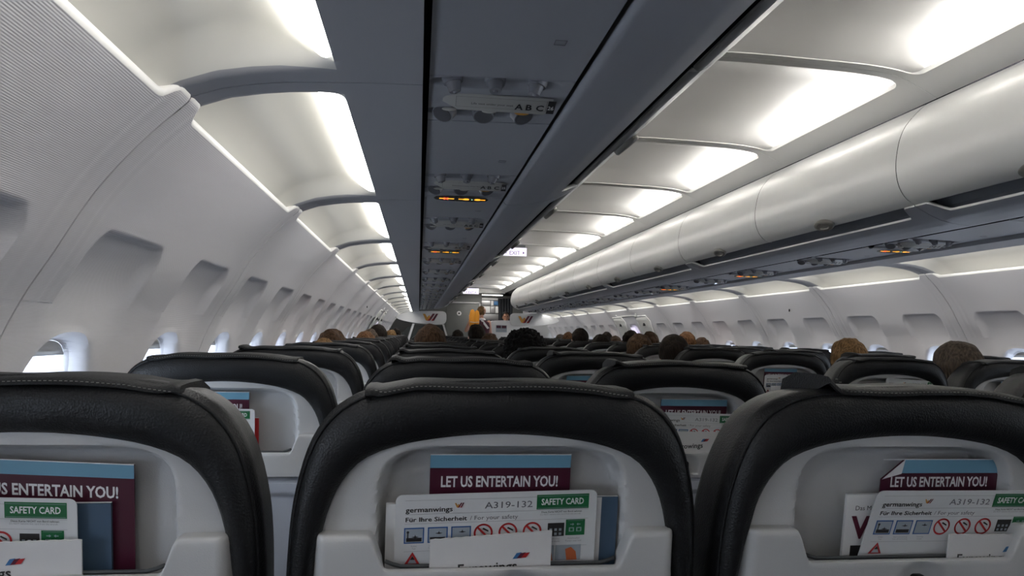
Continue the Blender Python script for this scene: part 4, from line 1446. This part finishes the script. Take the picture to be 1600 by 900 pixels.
# entry ceiling with a light panel
r = empty('trim_7'); tag(r, 'lit ceiling panel over the front entrance', None, None, 'structure')
g = G(); g.box(-.8, .8, 15.86, 18.9, 2.165, 2.2); g.box(-.74, .74, 15.80, 15.86, 2.10, 2.24); obj('panel', g.mesh('panel', 'ceil'), r)
g = G(); g.box(.0, .70, 16.1, 16.6, 2.15, 2.165); g.box(.35, .9, 17.6, 18.0, 2.15, 2.165); obj('lamp', g.mesh('lamp', 'entry_lamp'), r)
g = G(); g.box(-.4, -.02, 15.87, 15.93, 2.06, 2.10); obj('dark_edge', g.mesh('dark_edge', 'galley_grey'), r)
# wall sections beyond the bins
g = G()
g.box(1.25, 1.96, 16.4, 16.44, 0, 2.0)
o = obj('wall_forward', g.mesh('wall_forward', 'wing')); tag(o, 'white bulkhead at the front right', None, None, 'structure')
g = G()
g.grid(1, 1, lambda u, v: (lerp(-1.9, 1.9, u), -1.3, lerp(0, 2.3, v)), flip=True)
o = obj('wall_back', g.mesh('wall_back', 'wall')); tag(o, 'pale rear bulkhead behind the camera', None, None, 'structure')

# ================================================================= people
def body_from_parts(parts, name, m, vox=.011):
    """parts: list of G ellipsoids / tapered limbs fused to one skin by voxel remesh"""
    g = G()
    for p in parts: g.add(p.v, p.f)
    me = g.mesh('tmp', m)
    o = bpy.data.objects.new('tmp', me); COL.objects.link(o)
    md = o.modifiers.new('r', 'REMESH'); md.mode = 'VOXEL'; md.voxel_size = vox; md.use_smooth_shade = True
    sm = o.modifiers.new('s', 'SMOOTH'); sm.factor = .5; sm.iterations = 3
    dg = bpy.context.evaluated_depsgraph_get()
    out = bpy.data.meshes.new_from_object(o.evaluated_get(dg))
    out.name = name
    out.materials.clear(); out.materials.append(MT[m])
    out.polygons.foreach_set('use_smooth', [True] * len(out.polygons))
    bpy.data.objects.remove(o); bpy.data.meshes.remove(me)
    return out
def limb(a, b, r0, r1, n=14):
    a, b = Vector(a), Vector(b); ax = (b - a)
    L = ax.length; ax.normalize()
    t = ax.orthogonal().normalized(); q = ax.cross(t)
    g = G(); rings = []
    for i in range(-4, 13):
        if i < 0:
            th = (i + 4) / 4 * pi / 2; d = -r0 * cos(th); r = r0 * sin(th)
        elif i <= 8:
            d = L * i / 8; r = lerp(r0, r1, i / 8)
        else:
            th = (i - 8) / 4 * pi / 2; d = L + r1 * sin(th); r = r1 * cos(th)
        r = max(r, .0005)
        rings.append([a + ax * d + (t * cos(2 * pi * k / n) + q * sin(2 * pi * k / n)) * r for k in range(n)])
    g.loft(rings, True, True)
    return g
def head_parts(c, yawh=0.0):
    """head centred on c, facing +y"""
    cx, cy, cz_ = c
    R = Matrix.Rotation(yawh, 3, 'Z')
    def E(p, r):
        g = G().ell((0, 0, 0), r, 24, 16)
        q = R @ Vector(p)
        g.v = [tuple(R @ Vector(v) + q + Vector(c)) for v in g.v]
        return g
    P = [E((0, -.012, .022), (.077, .094, .093)), E((0, .028, -.035), (.058, .062, .075)), E((0, .045, -.082), (.035, .035, .030)),
         E((0, .100, -.018), (.013, .018, .024)), E((0, .086, .006), (.010, .014, .022)), E((0, .087, -.058), (.026, .010, .010)),
         E((.076, -.005, -.012), (.012, .020, .032)), E((-.076, -.005, -.012), (.012, .020, .032)),
         E((.030, .084, .034), (.024, .010, .008)), E((-.030, .084, .034), (.024, .010, .008))]
    return P
def seated_body():
    hz = 1.125
    P = head_parts((0, .215, hz))
    P.append(limb((0, .205, hz - .06), (0, .19, .90), .055, .062))
    P.append(G().ell((0, .20, .80), (.185, .095, .13), 24, 16))
    P.append(G().ell((0, .21, .66), (.155, .095, .20), 24, 16))
    P.append(G().ell((0, .24, .54), (.165, .13, .11), 24, 16))
    for s in (-1, 1):
        P.append(limb((s * .165, .20, .855), (s * .185, .24, .62), .052, .040))
        P.append(limb((s * .185, .24, .62), (s * .12, .44, .58), .038, .027))
        P.append(G().ell((s * .10, .48, .575), (.035, .05, .018), 14, 8))
        P.append(limb((s * .09, .26, .53), (s * .10, .60, .53), .078, .055))
        P.append(limb((s * .10, .60, .52), (s * .10, .57, .12), .055, .036))
        P.append(limb((s * .10, .55, .06), (s * .10, .68, .05), .036, .03))
    return P
BODY = body_from_parts(seated_body(), 'person', 'skin')
BODYP = BODY.copy(); BODYP.materials.clear(); BODYP.materials.append(MT['skin_pale'])

def hair_mesh(style, hm, seed, c=(0, .215, 1.125)):
    rnd = random.Random(seed)
    off = Vector((rnd.uniform(0, 50), rnd.uniform(0, 50), 0))
    g = G()
    nu, nv = 56, 72
    cx, cy, cz_ = c
    low = {'short': -.055, 'crop': -.045, 'long': -.16, 'curly': -.10, 'thin': -.03, 'cap': .0}[style]
    def f(u, v):
        th = pi * u * .5 * 1.62; ph = 2 * pi * v
        d = Vector((sin(th) * cos(ph), sin(th) * sin(ph), cos(th)))
        rx, ry, rz = .0835, .101, .101
        if style == 'curly': rx, ry, rz = .112, .118, .112
        if style == 'long': rx, ry, rz = .090, .106, .104
        if style == 'crop': rx, ry, rz = .081, .098, .0985
        if style == 'cap': rx, ry, rz = .088, .105, .108
        p = Vector((d.x * rx, d.y * ry - .012, d.z * rz + .022))
        # strand relief
        st = noise.noise(Vector((ph * 7.0, th * 1.2, 0)) + off) * .0025 + noise.noise(d * 2.5 + off) * .009 + abs(noise.noise(Vector((ph * 11, th * 3, 4)) + off)) * .004 * sst(1.2 - th)
        if style == 'curly': st = noise.noise(d * 7 + off) * .014 + noise.noise(d * 15 + off) * .006
        if style == 'cap': st = noise.noise(d * 3 + off) * .003
        if style == 'crop': st *= .6
        p += d * st
        # face opening: hairline rises at the front
        if d.y > .25:
            lim = lerp(.0, .085, sst((d.y - .25) / .5))
            if p.z < lim: 
                k = (lim - p.z); p.z = lim; p.y -= k * .35 + .012
                p.x *= .98
        if p.z < low: 
            p.z = low - (0.02 * noise.noise(Vector((ph * 5, 1, 2)) + off)); p.x *= .90; p.y = p.y * .92
        return (p.x + cx, p.y + cy, p.z + cz_)
    g.grid(nu, nv, f)
    if style == 'long':
        def f2(u, v):
            a = lerp(pi * 1.0 - .5, 2 * pi + .5, u)
            z = lerp(.03, -.19, v)
            r = 1.0 + .06 * noise.noise(Vector((a * 6, z * 6, 1)) + off)
            return (cx + .088 * cos(a) * r, cy - .012 + .100 * sin(a) * r, cz_ + z)
        g.grid(36, 14, f2)
    return g.mesh('hair', hm, True)

def shirt_mesh():
    g = G()
    def f(u, v):
        a = 2 * pi * u
        prof = [(.070, .062, .925, .195), (.11, .085, .915, .195), (.185, .112, .87, .20), (.212, .12, .82, .205), (.200, .115, .72, .21), (.178, .115, .60, .22), (.185, .14, .50, .24)]
        k = v * (len(prof) - 1); i = min(int(k), len(prof) - 2); t = k - i
        rx, ry, z, y0 = [lerp(prof[i][j], prof[i + 1][j], t) for j in range(4)]
        return (rx * cos(a), y0 + ry * sin(a), z)
    g.grid(36, 18, f)
    return g
shirt_cols = [(0.02, 0.025, 0.04), (0.12, 0.12, 0.13), (0.05, 0.02, 0.02), (0.2, 0.2, 0.19), (0.02, 0.06, 0.05)]
SHIRTS = []
for i, c_ in enumerate(shirt_cols):
    SHIRTS.append(shirt_mesh().mesh('shirt', mat('shirt_cloth_%d' % i, c_, .9), True))

# (column for reference, row, world x of the head, head top z, hair style, colour, width scale, tilt, label)
def inv_px(px, py, Y):
    d = Fv + R2 * (px - 800) / F_PX - U2 * (py - 450) / F_PX
    t = Y / d.y
    return CAMX + d.x * t, CAMZ + d.z * t
PEOPLE = [
    (516, 514, 5, 'short', 'brown', 1.0, 0.0, 'person with light brown short hair, nearest whole head above the left window seats'),
    (505, 530, 4, 'short', 'blond', .95, 0.0, 'person whose fair hair just shows over a left window seat, lowest head on that side'),
    (571, 517, 7, 'short', 'red', 1.0, 0.0, 'person with straight reddish blond hair above the left window seats'),
    (578, 514.5, 8, 'thin', 'grey', 1.0, 0.0, 'balding person with pink scalp behind the reddish blond head'),
    (591, 506, 9, 'cap', 'dark', 1.05, 0.0, 'person in a dark knitted cap above the left window seats'),
    (611, 515, 13, 'short', 'blond', 1.05, 0.0, 'person with fair hair just beyond the dark cap on the left'),
    (619, 513, 15, 'short', 'dark', 1.0, 0.0, 'person with dark hair, farthest head on the left side'),
    (672, 508, 5, 'long', 'brown', 1.0, 0.05, 'person with long brown hair under the left logo panel'),
    (715, 515, 14, 'short', 'dark', 1.05, 0.0, 'person with black round hair in front of the grey lavatory door'),
    (745, 506, 9, 'short', 'dark', 1.05, 0.0, 'tall person with dark hair just below the flight attendant'),
    (766, 520, 8, 'short', 'brown', 1.0, 0.0, 'person with brown hair low between the dark tall head and the curly one'),
    (815, 514, 4, 'curly', 'black', .90, 0.0, 'person with big black curly hair below the right logo panel'),
    (876, 522, 14, 'short', 'grey', 1.0, 0.0, 'person with greyish hair, farthest head on the right side'),
    (888, 519, 13, 'long', 'red', .9, 0.0, 'person with reddish hair left of the upright dark brown head'),
    (906, 512, 9, 'crop', 'dark', 1.08, 0.0, 'upright person with cropped dark brown hair standing out above the right bank seats'),
    (939, 522, 8, 'short', 'dark', 1.2, 0.1, 'person with dark wide hair between the cropped head and the exit hatches'),
    (949, 518, 13, 'crop', 'dark', 1.0, 0.0, 'person with small dark head beyond the wide dark hair'),
    (962, 525, 10, 'short', 'brown', 1.0, 0.0, 'person with small brown head right of the wide dark hair'),
    (986, 516, 9, 'short', 'dark', 1.05, 0.0, 'person with dark tousled hair beneath the farther exit hatch'),
    (995, 522, 6, 'short', 'brown', 1.15, 0.35, 'person with smooth brown hair leaning into the aisle, pink cheek showing'),
    (1015, 518, 8, 'short', 'brown', 1.0, -.2, 'person with brown parted hair beneath the wall exit sign'),
    (1047, 522, 5, 'crop', 'dark', 1.12, 0.12, 'person with cropped dark hair, red ear and white earbud'),
    (1069, 519, 8, 'long', 'red', .9, 0.0, 'person with long auburn hair behind the head with the earbud'),
    (1096, 527, 8, 'short', 'brown', .95, 0.0, 'person with brown hair low over the right window seats'),
    (1325, 528, 4, 'short', 'blond', 1.02, -.25, 'person with tousled blond hair by the right windows'),
    (1493, 531, 3, 'crop', 'grey', 1.06, 0.2, 'person with short greyish brown hair at the far right of the picture'),
]
for i, (px, py, row, style, colr, scl, tilt, lab) in enumerate(PEOPLE):
    Y = ROWY + ROWP * (row - 1)
    x, zt = inv_px(px, py, Y + .20)
    head_h = {'curly': .128, 'cap': .128}.get(style, .120)
    top = 1.125 + .022 + head_h - .018
    r = obj('person', BODYP if style == 'thin' or i % 2 else BODY, None)
    # the skin mesh is the thing; scale about the head so that the top of the hair meets zt
    r.scale = (scl, scl if scl < 1.1 else 1.1, scl)
    # the hips stay on the nearest seat and the trunk leans so that the head is where it is seen
    sxn = min(COLX.values(), key=lambda q: abs(q - x))
    lean_a = math.asin(max(-.34, min(.34, (x - sxn) / ((top - .5) * scl))))
    r.rotation_euler = (0, lean_a, 0)
    r.location = (x - sin(lean_a) * top * scl, Y - .215 * (scl - 1), zt - cos(lean_a) * top * scl)
    tag(r, lab, 'person', 'passengers seated ahead')
    hmat = HAIR[colr]
    obj('hair', hair_mesh(style, hmat, i * 7 + 1), r)
    obj('shirt', SHIRTS[i % 5], r)
    if 'earbud' in lab:
        g = G(); g.ell((.083, .215, 1.098), (.006, .007, .010), 12, 8)
        obj('earbud', g.mesh('earbud', 'earbud', True), r)

# flight attendant holding up a life vest
def standing_parts(h=1.68, arm_up=True):
    P = head_parts((0, 0, h - .125), 0.9)
    P.append(limb((0, -.01, h - .19), (0, -.015, h - .29), .050, .056))
    P.append(G().ell((0, -.01, h - .40), (.165, .095, .13), 24, 16))
    P.append(G().ell((0, 0, h - .56), (.13, .09, .19), 24, 16))
    P.append(G().ell((0, 0, h - .74), (.155, .11, .13), 24, 16))
    for s in (-1, 1):
        P.append(limb((s * .08, 0, h - .80), (s * .09, .01, .47), .080, .055))
        P.append(limb((s * .09, .01, .47), (s * .10, 0, .09), .052, .036))
        P.append(limb((s * .10, -.02, .045), (s * .10, .12, .04), .035, .03))
        if s < 0 and arm_up:
            P.append(limb((s * .16, -.01, h - .33), (s * .30, -.06, h - .50), .046, .037))
            P.append(limb((s * .30, -.06, h - .50), (s * .24, -.20, h - .30), .035, .024))
            hc = Vector((s * .235, -.225, h - .26))
        else:
            P.append(limb((s * .16, -.01, h - .33), (s * .21, .02, h - .60), .046, .037))
            P.append(limb((s * .21, .02, h - .60), (s * .20, -.04, h - .84), .035, .024))
            hc = Vector((s * .20, -.05, h - .89))
        P.append(G().ell(hc, (.030, .018, .042), 12, 8))
        for k in range(4):
            dd = 1 if (s < 0 and arm_up) else -1
            P.append(limb(hc + Vector(((k - 1.5) * .015, 0, dd * .03)), hc + Vector(((k - 1.5) * .018, -.01, dd * (.080 - .008 * abs(k - 1.2)))), .0085, .007, 8))
        P.append(limb(hc + Vector((.025, 0, 0)), hc + Vector((.052, -.01, .03)), .009, .007, 8))
    return P
att = body_from_parts(standing_parts(1.70), 'flight_attendant', 'skin_pale', .010)
ax, azt = inv_px(752, 478, 14.8)
r = obj('flight_attendant', att, None, (ax, 14.8, 0)); tag(r, 'standing person in maroon uniform with blond bun and white scarf at the aisle end', 'person')
r.scale = (1.03, 1.03, azt / 1.70)
obj('hair', hair_mesh('short', HAIR['blond'], 77, (0, 0, 1.575)), r)
g = G(); g.ell((0, -.115, 1.60), (.045, .040, .042), 20, 14); obj('hair_bun', g.mesh('hair_bun', HAIR['blond'], True), r)
def standing_shirt(h, col):
    g = G()
    prof = [(.068, .066, -.27), (.10, .085, -.285), (.175, .11, -.33), (.195, .118, -.40), (.165, .112, -.56), (.178, .13, -.72), (.185, .135, -.86)]
    def f(u, v):
        k = v * (len(prof) - 1); i = min(int(k), len(prof) - 2); t = k - i
        rx, ry, z = [lerp(prof[i][j], prof[i + 1][j], t) for j in range(3)]
        a = 2 * pi * u
        return (rx * cos(a), -.005 + ry * sin(a), h + z)
    g.grid(36, 24, f)
    return g.mesh('jacket', col, True)
obj('jacket', standing_shirt(1.70, 'uniform'), r)
g = G(); rings = []
for i in range(25):
    a = 2 * pi * i / 24
    c_ = Vector((.075 * cos(a), .070 * sin(a) - .008, 1.425 + .012 * sin(a * 3)))
    rings.append([c_ + Vector((cos(a), sin(a), 0)) * .020 * cos(b) + Vector((0, 0, 1)) * .022 * sin(b) for b in [2 * pi * k / 8 for k in range(8)]])
g.loft(rings)
g.add([(-.02, -.10, 1.42), (.03, -.11, 1.42), (.16, -.135, 1.26), (.12, -.135, 1.24)], [(0, 1, 2, 3)])
obj('scarf', g.mesh('scarf', 'scarf', True), r)
for s in (-1, 1):
    pass
g = G()
for s in (-1, 1):
    g.add(limb((s * .085, 0, .88), (s * .09, .01, .47), .095, .075).v, limb((0, 0, 0), (0, 0, 1), .1, .1).f)
    g.add(limb((s * .09, .01, .47), (s * .10, 0, .08), .075, .07).v, limb((0, 0, 0), (0, 0, 1), .1, .1).f)
obj('trousers', g.mesh('trousers', 'trousers', True), r)
# life vest
vx, vz = inv_px(741, 497, 14.55)
r = empty('life_vest', (vx, 14.5, vz)); tag(r, 'orange-yellow life vest held up by the flight attendant', 'life vest')
for sgn in (-1, 1):
    g = G()
    def vf(u, v):
        a = 2 * pi * v; z = lerp(-.20, .17, u)
        w = .055 * (max(0.0, 1 - abs(lerp(-1, 1, u)) ** 3)) ** .5 + .004
        return (sgn * .045 + .02 * z + w * cos(a), .035 * sin(a) * (w / .055), z + .03 * (sgn * -.3))
    g.grid(20, 20, vf)
    obj('chamber', g.mesh('chamber', 'vest', True), r)
g = G(); g.tube([(-.09, -.045, -.08), (0, -.05, -.09), (.09, -.045, -.08)], .006, 6); obj('strap', g.mesh('strap', 'scarf', True), r)
# second crew member whose face looks over the cabinet
cm = body_from_parts([g_ for g_ in standing_parts(1.70, False)], 'person', 'skin', .011)
ax, azt = inv_px(791, 487, 16.0)
r = obj('person', cm, None, (ax, 16.05, 0)); tag(r, 'standing person with dark hair facing the cabin beside the right logo panel', 'person')
r.rotation_euler = (0, 0, pi - .9); r.scale = (1, 1, azt / 1.70)
hm2 = hair_mesh('short', HAIR['dark'], 99, (0, 0, 1.575))
obj('hair', hm2, r, ).rotation_euler = (0, 0, .9)
obj('jacket', standing_shirt(1.70, 'uniform'), r)
g = G()
for s in (-1, 1):
    q = Matrix.Rotation(.9, 3, 'Z') @ Vector((s * .030, .083, 0))
    g.ell((q.x, q.y, 1.592), (.012, .010, .007), 10, 6)
obj('eyes', g.mesh('eyes', 'eye', True), r)
